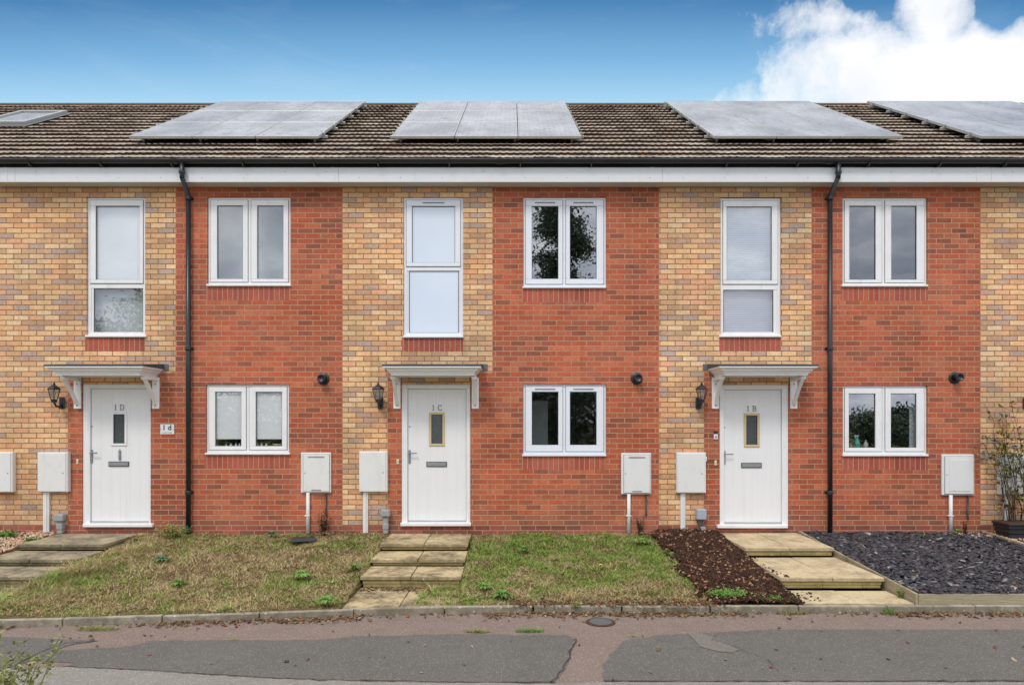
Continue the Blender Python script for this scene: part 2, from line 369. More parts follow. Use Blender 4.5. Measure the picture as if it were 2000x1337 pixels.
mat('leaf_yellow', mottled((.85, .62, .03), (.8, .5, .02)), .6)
mat('bark', mottled(s2l(92, 76, 62), s2l(60, 50, 42), 9), .9, .1)
mat('twig', mottled(s2l(84, 62, 48), s2l(56, 42, 34), 20), .9, .1)
mat('tar_back', mottled((.05, .05, .05), (.06, .06, .06), 4), .9)
mat('verge', mottled(s2l(96, 112, 56), s2l(122, 116, 70), 2, 30, .5), .95, .1)

# ------------------------------------------------------------------ mesh builder
class MB:
    def __init__(s): s.v = []; s.f = []; s.mi = []; s.sm = []; s.cur = 0
    def face(s, idx, smooth=False): s.f.append(tuple(idx)); s.mi.append(s.cur); s.sm.append(smooth)
    def quad(s, a, b, c, d):
        n = len(s.v); s.v += [a, b, c, d]; s.face((n, n + 1, n + 2, n + 3)); return s
    def box(s, x0, x1, y0, y1, z0, z1, ch=0.0, T=None):
        if x0 > x1: x0, x1 = x1, x0
        if y0 > y1: y0, y1 = y1, y0
        if z0 > z1: z0, z1 = z1, z0
        n = len(s.v)
        if ch <= 0:
            pts = [(x, y, z) for x in (x0, x1) for y in (y0, y1) for z in (z0, z1)]
            fs = [(0, 1, 3, 2), (4, 6, 7, 5), (0, 4, 5, 1), (2, 3, 7, 6), (0, 2, 6, 4), (1, 5, 7, 3)]
        else:
            ch = min(ch, (x1 - x0) * .45, (y1 - y0) * .45, (z1 - z0) * .45)
            # chamfered box: 24 verts, hull via convex faces
            pts = []; key = {}
            lo = (x0, y0, z0); hi = (x1, y1, z1)
            for sx in (0, 1):
                for sy in (0, 1):
                    for sz in (0, 1):
                        for ax in range(3):
                            p = []
                            for a, sgn in enumerate((sx, sy, sz)):
                                base = hi[a] if sgn else lo[a]
                                if a != ax: base += -ch if sgn else ch
                                p.append(base)
                            key[(sx, sy, sz, ax)] = len(pts); pts.append(tuple(p))
            fs = []
            for ax in range(3):
                o = [a for a in range(3) if a != ax]
                for sg in (0, 1):
                    lst = []
                    for (a, b) in ((0, 0), (1, 0), (1, 1), (0, 1)):
                        q = [0, 0, 0]; q[ax] = sg; q[o[0]] = a; q[o[1]] = b
                        lst.append(key[(*q, ax)])
                    fs.append(lst)
            for ax in range(3):  # edges parallel to ax
                o = [a for a in range(3) if a != ax]
                for a in (0, 1):
                    for b in (0, 1):
                        q0 = [0, 0, 0]; q1 = [0, 0, 0]
                        q0[o[0]] = q1[o[0]] = a; q0[o[1]] = q1[o[1]] = b; q1[ax] = 1
                        fs.append([key[(*q0, o[0])], key[(*q0, o[1])], key[(*q1, o[1])], key[(*q1, o[0])]])
            for sx in (0, 1):
                for sy in (0, 1):
                    for sz in (0, 1): fs.append([key[(sx, sy, sz, a)] for a in range(3)])
            c = ((x0 + x1) / 2, (y0 + y1) / 2, (z0 + z1) / 2)
            ff = []
            for f_ in fs:
                P = [Vector(pts[i]) for i in f_]
                nn = (P[1] - P[0]).cross(P[2] - P[0]); ce = sum(P, Vector()) / len(P)
                if nn.dot(ce - Vector(c)) < 0: f_ = list(reversed(f_))
                ff.append(f_)
            fs = ff
        if T: pts = [tuple(T @ Vector(p)) for p in pts]
        s.v += pts
        for f_ in fs: s.face([n + i for i in f_])
        return s
    def tube(s, pts, r, n=10, cap=True, smooth=True):
        pts = [Vector(p) for p in pts]; rs = r if isinstance(r, (list, tuple)) else [r] * len(pts)
        base = len(s.v); up = None
        for i, p in enumerate(pts):
            t = (pts[min(i + 1, len(pts) - 1)] - pts[max(i - 1, 0)]).normalized()
            if up is None:
                up = Vector((0, 0, 1)) if abs(t.z) < .9 else Vector((0, 1, 0))
            a = t.cross(up).normalized(); b = a.cross(t).normalized(); up = b
            for k in range(n):
                an = 2 * math.pi * k / n
                s.v.append(tuple(p + (a * math.cos(an) + b * math.sin(an)) * rs[i]))
        for i in range(len(pts) - 1):
            for k in range(n):
                k2 = (k + 1) % n
                s.face((base + i * n + k, base + i * n + k2, base + (i + 1) * n + k2, base + (i + 1) * n + k), smooth)
        if cap:
            s.face([base + k for k in range(n)][::-1]); s.face([base + (len(pts) - 1) * n + k for k in range(n)])
        return s
    def lathe(s, prof, c, n=16, axis='z', smooth=True, rot=0):
        base = len(s.v)
        for (r, h) in prof:
            for k in range(n):
                an = 2 * math.pi * k / n + rot
                a, b = r * math.cos(an), r * math.sin(an)
                s.v.append((c[0] + a, c[1] + b, c[2] + h) if axis == 'z' else (c[0] + a, c[1] - h, c[2] + b))
        for i in range(len(prof) - 1):
            for k in range(n):
                k2 = (k + 1) % n
                q = (base + i * n + k, base + i * n + k2, base + (i + 1) * n + k2, base + (i + 1) * n + k)
                s.face(q, smooth)
        s.face([base + k for k in range(n)][::-1]); s.face([base + (len(prof) - 1) * n + k for k in range(n)])
        return s
    def sweep(s, pts, w, th, axis='x'):
        """rectangular bar in a plane x=const: pts (x,y,z); w along x, th thickness"""
        P = [Vector(p) for p in pts]; base = len(s.v)
        for i, p in enumerate(P):
            t = (P[min(i + 1, len(P) - 1)] - P[max(i - 1, 0)]).normalized()
            nrm = t.cross(Vector((1, 0, 0))).normalized()
            for (a, b) in ((-1, -1), (1, -1), (1, 1), (-1, 1)):
                s.v.append(tuple(p + Vector((a * w / 2, 0, 0)) + nrm * (b * th / 2)))
        for i in range(len(P) - 1):
            for k in range(4):
                k2 = (k + 1) % 4
                s.face((base + i * 4 + k, base + i * 4 + k2, base + (i + 1) * 4 + k2, base + (i + 1) * 4 + k))
        s.face([base, base + 3, base + 2, base + 1]); e = base + (len(P) - 1) * 4; s.face([e, e + 1, e + 2, e + 3])
        return s
    def poly_prism(s, poly, z0, z1):
        n = len(s.v); k = len(poly)
        s.v += [(p[0], p[1], z0) for p in poly] + [(p[0], p[1], z1) for p in poly]
        s.face([n + i for i in range(k)][::-1]); s.face([n + k + i for i in range(k)])
        for i in range(k):
            j = (i + 1) % k; s.face((n + i, n + j, n + k + j, n + k + i))
        return s
    def build(s, name, m, parent=None, fix=True):
        me = bpy.data.meshes.new(name)
        off = Vector((0, 0, 0))
        if parent is not None: off = wloc(parent)
        me.from_pydata([(a - off.x, b - off.y, c - off.z) for a, b, c in s.v], [], s.f)
        mats = m if isinstance(m, (list, tuple)) else [m]
        for q in mats: me.materials.append(M[q] if isinstance(q, str) else q)
        me.polygons.foreach_set('material_index', s.mi)
        me.polygons.foreach_set('use_smooth', s.sm)
        me.update()
        o = bpy.data.objects.new(name, me); COL.objects.link(o)
        if parent is not None: o.parent = parent
        return o
WL = {}
def wloc(o):
    p = Vector(o.location); q = o.parent
    while q is not None: p = p + Vector(q.location); q = q.parent
    return p
def empty(name, loc):
    o = bpy.data.objects.new(name, None); o.empty_display_size = .2; o.location = loc; COL.objects.link(o); return o
def tag(o, label=None, cat=None, group=None, kind=None):
    if label: o['label'] = label
    if cat: o['category'] = cat
    if group: o['group'] = group
    if kind: o['kind'] = kind
    return o
def thing(name, loc, label, cat, group=None): return tag(empty(name, loc), label, cat, group)
def fastmesh(name, V, nper, m, parent=None):
    """V: (N*nper,3) array, one polygon of nper verts per item"""
    V = np.asarray(V, dtype=np.float32); n = len(V) // nper
    me = bpy.data.meshes.new(name)
    me.vertices.add(len(V)); me.vertices.foreach_set('co', V.ravel())
    me.loops.add(len(V)); me.loops.foreach_set('vertex_index', np.arange(len(V), dtype=np.int32))
    me.polygons.add(n); me.polygons.foreach_set('loop_start', np.arange(0, n * nper, nper, dtype=np.int32))
    me.polygons.foreach_set('loop_total', np.full(n, nper, dtype=np.int32))
    me.update(calc_edges=True); me.validate()
    me.materials.append(M[m])
    if parent is not None:
        off = wloc(parent); me.transform(Matrix.Translation(-off))
    o = bpy.data.objects.new(name, me); COL.objects.link(o)
    if parent is not None: o.parent = parent
    return o
# photo pixel -> scene at a distance d in front of the wall plane
def X(px, d=0.0): return (px - 1000) * (DW - d) / F
def Z(py, d=0.0): return H + (825 - py) * (DW - d) / F

# ================================================================== GROUND
tag(MB().quad((-300, -300, -.03), (300, -300, -.03), (300, 300, -.03), (-300, 300, -.03)).build('ground', 'verge'), kind='structure')
def kerb_y(x):      # plan line of the kerb's front edge
    xs = [-14, -7.5, -4.91, -3.52, -2.7, -2.05, -1.58, -.8, 0, 14]
    ds = [6.35, 6.42, 6.55, 6.70, 6.80, 6.87, 6.94, 7.02, 7.06, 7.06]
    return -DW + float(np.interp(x, xs, ds))
# pavement + road sheets
b = MB(); xs = np.linspace(-14, 14, 57)
for i in range(56):
    b.quad((xs[i], -DW + 4.3, 0), (xs[i + 1], -DW + 4.3, 0), (xs[i + 1], kerb_y(xs[i + 1]) + .04, 0), (xs[i], kerb_y(xs[i]) + .04, 0))
tag(b.build('pavement', 'tarmac_red'), kind='structure')
tag(MB().quad((-60, -DW - 7, -.014), (60, -DW - 7, -.014), (60, -DW + 4.3, -.014), (-60, -DW + 4.3, -.014)).build('road', 'tarmac_light'), kind='structure')
def gp(px, py, z=0.0):   # pixel on level ground
    D = (H - z) * F / (py - 825.0); return ((px - 1000) * D / F, D - DW)
def ragged(poly, z, amp=.02, step=.08):
    out = []
    for i in range(len(poly)):
        a, c = Vector(poly[i]), Vector(poly[(i + 1) % len(poly)]); L = (c - a).length; n = max(1, int(L / step))
        for k in range(n):
            p = a.lerp(c, k / n); out.append((p.x + random.gauss(0, amp), p.y + random.gauss(0, amp) * .6, z))
    return out
def sheet(name, poly, z, m, amp=.012):
    pts = ragged(poly, z, amp); bb = MB(); bb.v = pts; bb.face(range(len(pts))); o = bb.build(name, m)
    tag(o, kind='structure'); return o
sheet('tarmac_patch', [gp(100, 1308), gp(150, 1295), (-4.6, -4.35), gp(250, 1262), gp(300, 1250), gp(620, 1250), gp(700, 1242), gp(900, 1238), gp(1110, 1240), gp(1124, 1248), gp(1108, 1290), gp(1095, 1320), gp(1080, 1333), gp(700, 1329), gp(500, 1322), gp(300, 1309), gp(200, 1304)], .004, 'tarmac_dark')
sheet('tarmac_patch', [gp(1178, 1330), gp(1185, 1290), gp(1215, 1250), gp(1290, 1240), gp(1500, 1229), gp(2200, 1229), gp(2250, 1331), gp(1600, 1331)], .004, 'tarmac_dark')
sheet('tarmac_patch', [gp(-250, 1335), gp(-250, 1243), gp(0, 1243), gp(190, 1251), gp(125, 1262), gp(80, 1282), gp(40, 1298), gp(20, 1312)], .0045, 'tarmac_dark')
sheet('tarmac_patch', [gp(-300, 1345), gp(-300, 1318), gp(60, 1307), gp(130, 1303), gp(300, 1312), gp(500, 1325), gp(700, 1332), gp(1080, 1336), gp(1180, 1333), gp(1600, 1333), gp(2300, 1333), (8.4, -5.8), (-8.4, -5.8)], .008, 'tarmac_light', .006)
# a paler worn smear and cracks in the tarmac
sheet('tarmac_scar', [gp(1345, 1238), gp(1375, 1236), gp(1392, 1252), gp(1440, 1268), gp(1432, 1274), gp(1395, 1272), gp(1370, 1262)], .0085, 'tarmac_mid', .02)
def crack(pts, w=.006):
    bb = MB(); P = [Vector(gp(*p)) for p in pts]; full = []
    for a, c in zip(P[:-1], P[1:]):
        n = max(2, int((c - a).length / .05))
        for k in range(n): q = a.lerp(c, k / n); full.append(Vector((q.x + random.gauss(0, .007), q.y + random.gauss(0, .007))))
    full.append(P[-1]); n0 = 0
    for i, q in enumerate(full):
        t = (full[min(i + 1, len(full) - 1)] - full[max(0, i - 1)]); t = t.normalized() if t.length else Vector((1, 0)); nn = Vector((-t.y, t.x)); ww = w * random.uniform(.4, 1.3)
        bb.v += [(q.x - nn.x * ww, q.y - nn.y * ww, .0125), (q.x + nn.x * ww, q.y + nn.y * ww, .0125)]
        if i: bb.face((2 * i - 2, 2 * i, 2 * i + 1, 2 * i - 1))
    return bb.build('tarmac_crack', 'crack')
for pts in ([(36, 1296), (80, 1274), (125, 1257), (190, 1252)], [(110, 1302), (300, 1311), (500, 1324), (640, 1330)],
            [(1124, 1248), (1110, 1290), (1090, 1318), (1075, 1334)], [(700, 1329), (850, 1334), (1085, 1334)], [(1180, 1331), (1600, 1332), (2100, 1330)],
            [(1430, 1262), (1500, 1290), (1520, 1312)]):
    tag(crack(pts, .006 if pts[0][0] != 1430 else .0025), kind='structure')
# kerb edging
b = MB(); x = -13.5
while x < 13.5:
    x2 = x + .905; y1, y2 = kerb_y(x), kerb_y(x2)
    jz = random.uniform(-.004, .004)
    n = len(b.v); g = .004
    for (xx, yy) in ((x + g, y1), (x2 - g, y2)):
        for (dy_, zz) in ((0, -.02), (0, .064 + jz), (.008, .072 + jz), (.05, .072 + jz), (.05, -.02)): b.v.append((xx, yy + dy_, zz))
    for k in range(5):
        k2 = (k + 1) % 5; b.face((n + k, n + k2, n + 5 + k2, n + 5 + k))
    b.face((n, n + 1, n + 2, n + 3, n + 4)); b.face((n + 9, n + 8, n + 7, n + 6, n + 5))
    x += .915
tag(b.build('kerb', 'kerb_stone'), kind='structure')
# garden terrain
def zt(x, y):
    t = min(1.0, max(0.0, -y / (-(kerb_y(x) + .06))))
    return .352 - .285 * t
def undul(x, y): return .012 * math.sin(2.1 * x + 1.3 * y) + .009 * math.sin(5.3 * x - 3.1 * y) + .006 * math.sin(11 * x + 9 * y)
PATHS = [(-1.785, -.59), (-6.68, -5.49), (3.03, 4.20)]
gx = set(np.round(np.linspace(-14, 14, 241), 4))
for (a, c) in PATHS: gx |= {round(a - .001, 4), round(a + .012, 4), round(c - .012, 4), round(c + .001, 4)}
gx = sorted(gx); b = MB(); NX, NY = len(gx) - 1, 36
for j in range(NY + 1):
    for xx in gx:
        yk = kerb_y(xx) + .055; yy = .03 + (yk - .03) * j / NY
        e = min(1, (NY - j) / 3); zz = zt(xx, yy) + (undul(xx, yy) - .018) * e - .012
        if any(a < xx < c for a, c in PATHS): zz = min(zz - .16, .02)
        b.v.append((xx, yy, zz))
for j in range(NY):
    for i in range(NX):
        a = j * (NX + 1) + i; b.face((a, a + NX + 1, a + NX + 2, a + 1))
tag(b.build('garden_ground', 'lawn_soil'), kind='structure')

# ---- steps
def steps(nm_lab, x0, x1, segs, mslab, mriser, cat='steps', joints=True):
    """segs: list of (d_back, d_front, ztop, zbottom, slab rows)"""
    root = thing('garden_steps', ((x0 + x1) / 2, 0, .1), nm_lab, cat, 'steps up to the front doors')
    xm = (x0 + x1) / 2
    for (db, df, zt_, zb, rows) in segs:
        r = MB()
        if zt_ - zb > .05:
            k = max(1, int(round((zt_ - .045 - zb) / .05))); hh = (zt_ - .045 - zb) / k
            for q in range(k):
                ins = .025 + .012 * (k - 1 - q) * .6
                xc = x0 + ins
                while xc < x1 - ins - .01:
                    xe = min(xc + .45, x1 - ins); r.box(xc + .002, xe - .002, -df + ins, -df + ins + .2, zb + q * hh + .001, zb + (q + 1) * hh - .001, .004); xc = xe
                r.box(x0 + ins, x0 + ins + .1, -df + ins + .201, -db - .001, zb + q * hh, zb + (q + 1) * hh - .001)
                r.box(x1 - ins - .1, x1 - ins, -df + ins + .201, -db - .001, zb + q * hh, zb + (q + 1) * hh - .001)
            r.build('riser', mriser, root)
        for (ra, rb) in zip(rows[:-1], rows[1:]):
            for (xa, xb) in ((x0, xm), (xm, x1)):
                s_ = MB(); dz_ = random.uniform(-.003, .003)
                s_.box(xa + .005, xb - .005, -rb + .004, -ra - .004, zt_ - .045 + dz_, zt_ + dz_, .006)
                s_.build('slab', mslab, root)
    return root
steps('worn stone steps up to door 1C with mossy edges', -1.785, -.59, [(0.02, .90, .335, .255, (0.02, .30, .90)), (.88, 1.50, .25, .168, (.92, 1.50)), (1.48, 2.10, .168, .03, (1.52, 2.10)), (2.12, 2.98, .035, .03, (2.10, 2.55, 2.98))], 'slab_worn', 'riser_stone')
steps('dark weathered stone steps up to door 1D', -6.68, -5.49, [(0.02, .90, .335, .255, (0.02, .30, .90)), (.88, 1.50, .25, .168, (.92, 1.50)), (1.48, 2.10, .168, .03, (1.52, 2.10)), (2.12, 3.4, .038, .03, (2.10, 2.75, 3.4))], 'slab_dark', 'riser_dark')
steps('clean buff stone steps up to door 1B beside bark mulch', 3.03, 4.20, [(0.02, 1.22, .345, .235, (0.02, .62, 1.22)), (1.20, 2.42, .225, .10, (1.24, 1.83, 2.42)), (2.42, 2.99, .09, .09, (2.44, 2.99))], 'slab_buff', 'riser_stone')

# ---- timber edging
def board(p0, p1, th, zb0, zt0, zb1, zt1, bb):
    a, c = Vector(p0), Vector(p1); t = (c - a).normalized(); n = Vector((-t.y, t.x)) * th
    pts = []
    for (p, zb, zt_) in ((a, zb0, zt0), (c, zb1, zt1)):
        for (q, z_) in ((p, zb), (p, zt_), (p + n, zt_), (p + n, zb)): pts.append((q.x, q.y, z_))
    k = len(bb.v); bb.v += pts
    for i in range(4):
        j = (i + 1) % 4; bb.face((k + i, k + j, k + 4 + j, k + 4 + i))
    bb.face((k + 3, k + 2, k + 1, k)); bb.face((k + 4, k + 5, k + 6, k + 7))
te = thing('timber_edging', (4.23, -2.97, .05), 'grey timber boards edging the slate bed beside the buff steps', 'edging')
b = MB(); board((4.245, -1.5), (4.245, -.005), .03, .10, .275, .2, .385, b); b.build('board', 'timber', te)
b = MB(); board((4.245, -2.97), (4.245, -1.503), .03, .05, .185, .1, .275, b); b.build('board', 'timber', te)
b = MB(); board((4.249, -2.975), (6.6, -2.975), .03, .05, .18, .05, .18, b); b.build('board', 'timber', te)
b = MB(); board((6.603, -2.975), (12, -2.975), .03, .05, .178, .05, .178, b); b.build('board', 'timber', te)
b = MB(); b.box(4.275, 4.32, -2.94, -2.9, .0, .16, .004).box(4.275, 4.31, -1.55, -1.51, .05, .26, .004); b.build('peg', 'timber', te)
te = thing('timber_edging', (6.95, -1.4, .2), 'long pale timber board dividing the slate from the planter side', 'edging')
b = MB(); board((6.95, -2.94), (6.95, -.01), .03, .1, .21, .25, .385, b); b.build('board', 'timber_pale', te)
b = MB(); b.box(6.90, 6.948, -.62, -.58, .2, .36, .004); b.build('peg', 'timber_pale', te)

# ---- grass
def in_rect(x, y, r): return r[0] < x < r[1] and r[2] < y < r[3]
def nz(x, y, s, seed=0):
    return .5 + .25 * (np.sin(s * x * 1.7 + seed + 1.1 * np.sin(s * y)) + np.sin(s * y * 2.1 - seed * 2 + 1.3 * np.sin(s * x * .8)))
def bump_(x, y, cx, cy, r, ky=1.0): return np.clip(1 - np.hypot(x - cx, (y - cy) * ky) / r, 0, None)
KX = [-14, -7.5, -4.91, -3.52, -2.7, -2.05, -1.58, -.8, 0, 14]; KD = [6.35, 6.42, 6.55, 6.70, 6.80, 6.87, 6.94, 7.02, 7.06, 7.06]
def grass(name, x0, x1, n, m, label, dens, hgt, excl, wd=(.0014, .0042)):
    x = rng.uniform(x0, x1, n * 4); ky = -DW + np.interp(x, KX, KD); y = (ky + .055) + rng.uniform(0, 1, n * 4) * (-.02 - ky - .055)
    nc = n // 22; ix = rng.integers(0, nc, n * 4); cl_ = rng.uniform(0, 1, n * 4) < .72
    sg = rng.uniform(.012, .05, nc)[ix]; bx_ = x[:nc][ix] + rng.normal(0, 1, n * 4) * sg; by_ = y[:nc][ix] + rng.normal(0, 1, n * 4) * sg * .8
    x = np.where(cl_, bx_, x); y = np.where(cl_, by_, y); hm = np.where(cl_, rng.uniform(.6, 1.7, nc)[ix], .8); ky = -DW + np.interp(x, KX, KD)
    ok = (rng.uniform(0, 1, n * 4) < dens(x, y)) & (y > ky + .05) & (y < -.015) & (x > x0) & (x < x1 + .01)
    for e in excl: ok &= ~((x > e[0]) & (x < e[1]) & (y > e[2]) & (y < e[3]))
    x = x[ok][:n]; y = y[ok][:n]; ky = ky[ok][:n]; hm = hm[ok][:n]; k = len(x)
    t = np.clip(-y / (-(ky + .06)), 0, 1); z = .352 - .285 * t + .012 * np.sin(2.1 * x + 1.3 * y) + .009 * np.sin(5.3 * x - 3.1 * y) + .006 * np.sin(11 * x + 9 * y) - .032
    for (pa, pc) in PATHS: z = np.where((x > pa) & (x < pc) & (y < -2.11), .03, z)
    h = hgt(x, y) * hm * rng.uniform(.35, 1.4, k) * np.where(rng.uniform(0, 1, k) < .03, 1.8, 1); a = rng.uniform(0, 6.283, k); ln = rng.uniform(.5, 2.6, k) * h; h = h * .8
    dx_, dy_ = np.cos(a), np.sin(a); w_ = rng.uniform(*wd, k); px, py = -dy_ * w_, dx_ * w_; px = np.where(abs(px) < .001, .001, px)
    V = np.empty((k, 3, 3)); V[:, 0] = np.stack([x - px, y - py, z], 1); V[:, 1] = np.stack([x + px, y + py, z], 1)
    V[:, 2] = np.stack([x + dx_ * ln, y + dy_ * ln, z + h], 1)
    return tag(fastmesh(name, V.reshape(-1, 3), 3, m), label, 'grass', kind='stuff')
def dW(x, y):
    d = .30 + .7 * nz(x, y, 2.3, 1.7) * (.6 + .4 * nz(x, y, 9, 3)); return np.clip(d - .55 * bump_(x, y, -3.5, -1.7, 1.0) - .4 * bump_(x, y, -4.3, -2.6, .5) - .4 * bump_(x, y, -2.6, -1.2, .45), .05, 1)
def hW(x, y):
    return .020 + .014 * nz(x, y, 3.1, 4) + .008 * nz(x, y, 11, 1) + .085 * bump_(x, y, -5.25, -1.95, .5, .8) + .04 * bump_(x, y, -5.7, -2.8, 1.0) + .05 * bump_(x, y, -5.05, -1.0, .4) + .03 * bump_(x, y, -4.3, -1.9, .4) + .02 * bump_(x, y, -2.2, -1.6, .4)
grass('grass', -7.9, -1.79, 150000, 'grass_worn', 'dry patchy brown and green lawn between the 1D and 1C steps', dW, hW,
      [(-6.72, -5.45, -2.14, 0), (-9, -6.68, -1.7, 0)])
grass('grass', -.588, 2.12, 95000, 'grass_green', 'greener short lawn between the 1C steps and the bark mulch', lambda x, y: .5 + .5 * nz(x, y, 3, 5), lambda x, y: .020 + .014 * nz(x, y, 3, 1) + .008 * nz(x, y, 10, 1) + .02 * bump_(x, y, -.2, -.7, .5) + .03 * bump_(x, y, 1.7, -.6, .35), [])
grass('grass', -1.05, -.585, 2600, 'grass_green', 'grass creeping over the lowest slab of the 1C steps', lambda x, y: np.where((y < -2.14) & (x > -1.0 + .30 * (y + 3.05) / -.9 + .12 * np.sin(9 * y)), 1.0, .0), lambda x, y: .045 + 0 * x, [])
# ---- chips and pebbles
def chips(name, pts, size, m, label, cat, flat=.25, tilt=.5):
    n = len(pts); V = np.zeros((n, 6, 4, 3), dtype=np.float32)
    c = np.array([[-1, -1, -1], [1, -1, -1], [1, 1, -1], [-1, 1, -1], [-1, -1, 1], [1, -1, 1], [1, 1, 1], [-1, 1, 1]], float)
    fs = [(0, 3, 2, 1), (4, 5, 6, 7), (0, 1, 5, 4), (1, 2, 6, 5), (2, 3, 7, 6), (3, 0, 4, 7)]
    me_v = np.zeros((n, 8, 3)); 
    for i, p in enumerate(pts):
        s_ = random.uniform(*size); sx, sy, sz = s_, s_ * random.uniform(.35, .9), s_ * flat * random.uniform(.5, 1.4)
        Rm = np.array(Matrix.Rotation(random.uniform(0, 6.28), 3, 'Z') @ Matrix.Rotation(random.gauss(0, tilt), 3, 'X') @ Matrix.Rotation(random.gauss(0, tilt), 3, 'Y'))
        q = c * np.array([sx, sy, sz]) * (1 + rng.normal(0, .16, (8, 3)))
        me_v[i] = q @ Rm.T + np.array(p)
    me = bpy.data.meshes.new(name)
    me.vertices.add(n * 8); me.vertices.foreach_set('co', me_v.astype(np.float32).ravel())
    fi = np.array(fs)[None] + (np.arange(n) * 8)[:, None, None]
    me.loops.add(n * 24); me.loops.foreach_set('vertex_index', fi.astype(np.int32).ravel())
    me.polygons.add(n * 6); me.polygons.foreach_set('loop_start', np.arange(0, n * 24, 4, dtype=np.int32)); me.polygons.foreach_set('loop_total', np.full(n * 6, 4, dtype=np.int32))
    me.update(calc_edges=True); me.materials.append(M[m])
    o = bpy.data.objects.new(name, me); COL.objects.link(o)
    return tag(o, label, cat, kind='stuff')
def scatter(n, x0, x1, y0, y1, dz, ok=lambda x, y: True):
    out = []
    while len(out) < n:
        x_, y_ = random.uniform(x0, x1), random.uniform(y0, y1)
        if ok(x_, y_): out.append((x_, y_, zt(x_, y_) + dz(x_, y_)))
    return out
hump = lambda x: .03 * math.sin(math.pi * min(1, max(0, (x - 2.1) / .93)))
chips('bark_mulch', scatter(15000, 2.0, 3.04, -2.97, -.01, lambda x, y: .005 + hump(x) + random.uniform(0, .018), lambda x, y: x > 2.1 + .05 * math.sin(4 * y) + .03 * math.sin(11 * y) or random.random() < .05), (.004, .026), 'bark_chip', 'dark brown bark mulch bed between lawn and buff steps', 'mulch', .3, .5)
tag(MB().quad((2.14, -2.96, .055), (3.02, -2.96, .055), (3.02, 0, .345), (2.14, 0, .345)).build('mulch_soil', 'soil'), kind='structure')
def zs(x, y): return .335 + (.155 - .335) * (-y / 2.95)
sp = []
while len(sp) < 15000:
    x_, y_ = random.uniform(4.28, 9.6), random.uniform(-2.94, -.01)
    if 6.94 < x_ < 6.99: continue
    sp.append((x_, y_, zs(x_, y_) + .012 * nz(x_, y_, 6) + random.uniform(0, .018)))
b = MB(); b.v = []
for j in range(21):
    for i in range(41):
        xx = 4.26 + 6.9 * i / 40; yy = -2.955 * j / 20; b.v.append((xx, yy, zs(xx, yy) + .012 * nz(xx, yy, 6) - .004))
for j in range(20):
    for i in range(40): a = j * 41 + i; b.face((a, a + 41, a + 42, a + 1), True)
mat('slate_base', mottled(s2l(44, 44, 52), s2l(66, 66, 76), 18, 60, .8), .8)
tag(b.build('slate_bed', 'slate_base'), kind='structure')
chips('slate_chippings', [p for p in sp if p[0] < 6.94 or p[1] < -.9], (.007, .044), 'slate_chip', 'blue grey slate chippings behind the timber boards', 'slate', .16, .35)
chips('gravel', scatter(2600, -8.4, -6.70, -1.55, -.01, lambda x, y: random.uniform(-.002, .012)), (.008, .02), 'pebble', 'pinkish gravel left of the 1D steps', 'gravel', .6, .5)
chips('gravel', [(x_, y_, zs(x_, y_) + .02) for x_, y_ in [(random.uniform(6.5, 9), random.uniform(-.95, -.01)) for _ in range(2200)] if x_ > 6.98 or (y_ > -.35 and random.random() < .4)], (.007, .02), 'pebble', 'pale gravel around the black planter', 'gravel', .6, .5)
# leaf litter along the kerb
lp = []
for _ in range(1800):
    x_ = random.choice([random.uniform(-7.5, 7.8), random.uniform(-3.5, -1.5), random.uniform(-.3, 2.4), random.uniform(3.8, 6.8)])
    o_ = abs(random.gauss(0, .09)); lp.append((x_, kerb_y(x_) - o_ - .005, random.uniform(.006, .02)))
for _ in range(500): x_ = random.uniform(0, 2.2); lp.append((x_, kerb_y(x_) + random.uniform(-.06, .2), .085 + random.uniform(0, .02)))
for _ in range(220): x_ = random.uniform(-1.75, -.6); lp.append((x_, -2.1 - abs(random.gauss(0, .12)), .046))
for _ in range(120): lp.append((random.uniform(-7, 7), random.uniform(-4.9, -3.3), .012))
chips('leaf_litter', lp, (.006, .019), 'dead_leaf', 'fallen brown leaves and straw gathered along the kerb', 'leaves', .14, .6)
chips('leaf_litter', [(random.uniform(-2.9, -2.3), random.uniform(-.35, -.02), .375) for _ in range(150)] + [(random.uniform(1.85, 2.2), random.uniform(-.25, -.02), .365) for _ in range(120)], (.006, .018), 'dead_leaf', 'dead leaves lying against the foot of the brick wall', 'leaves', .14, .6)

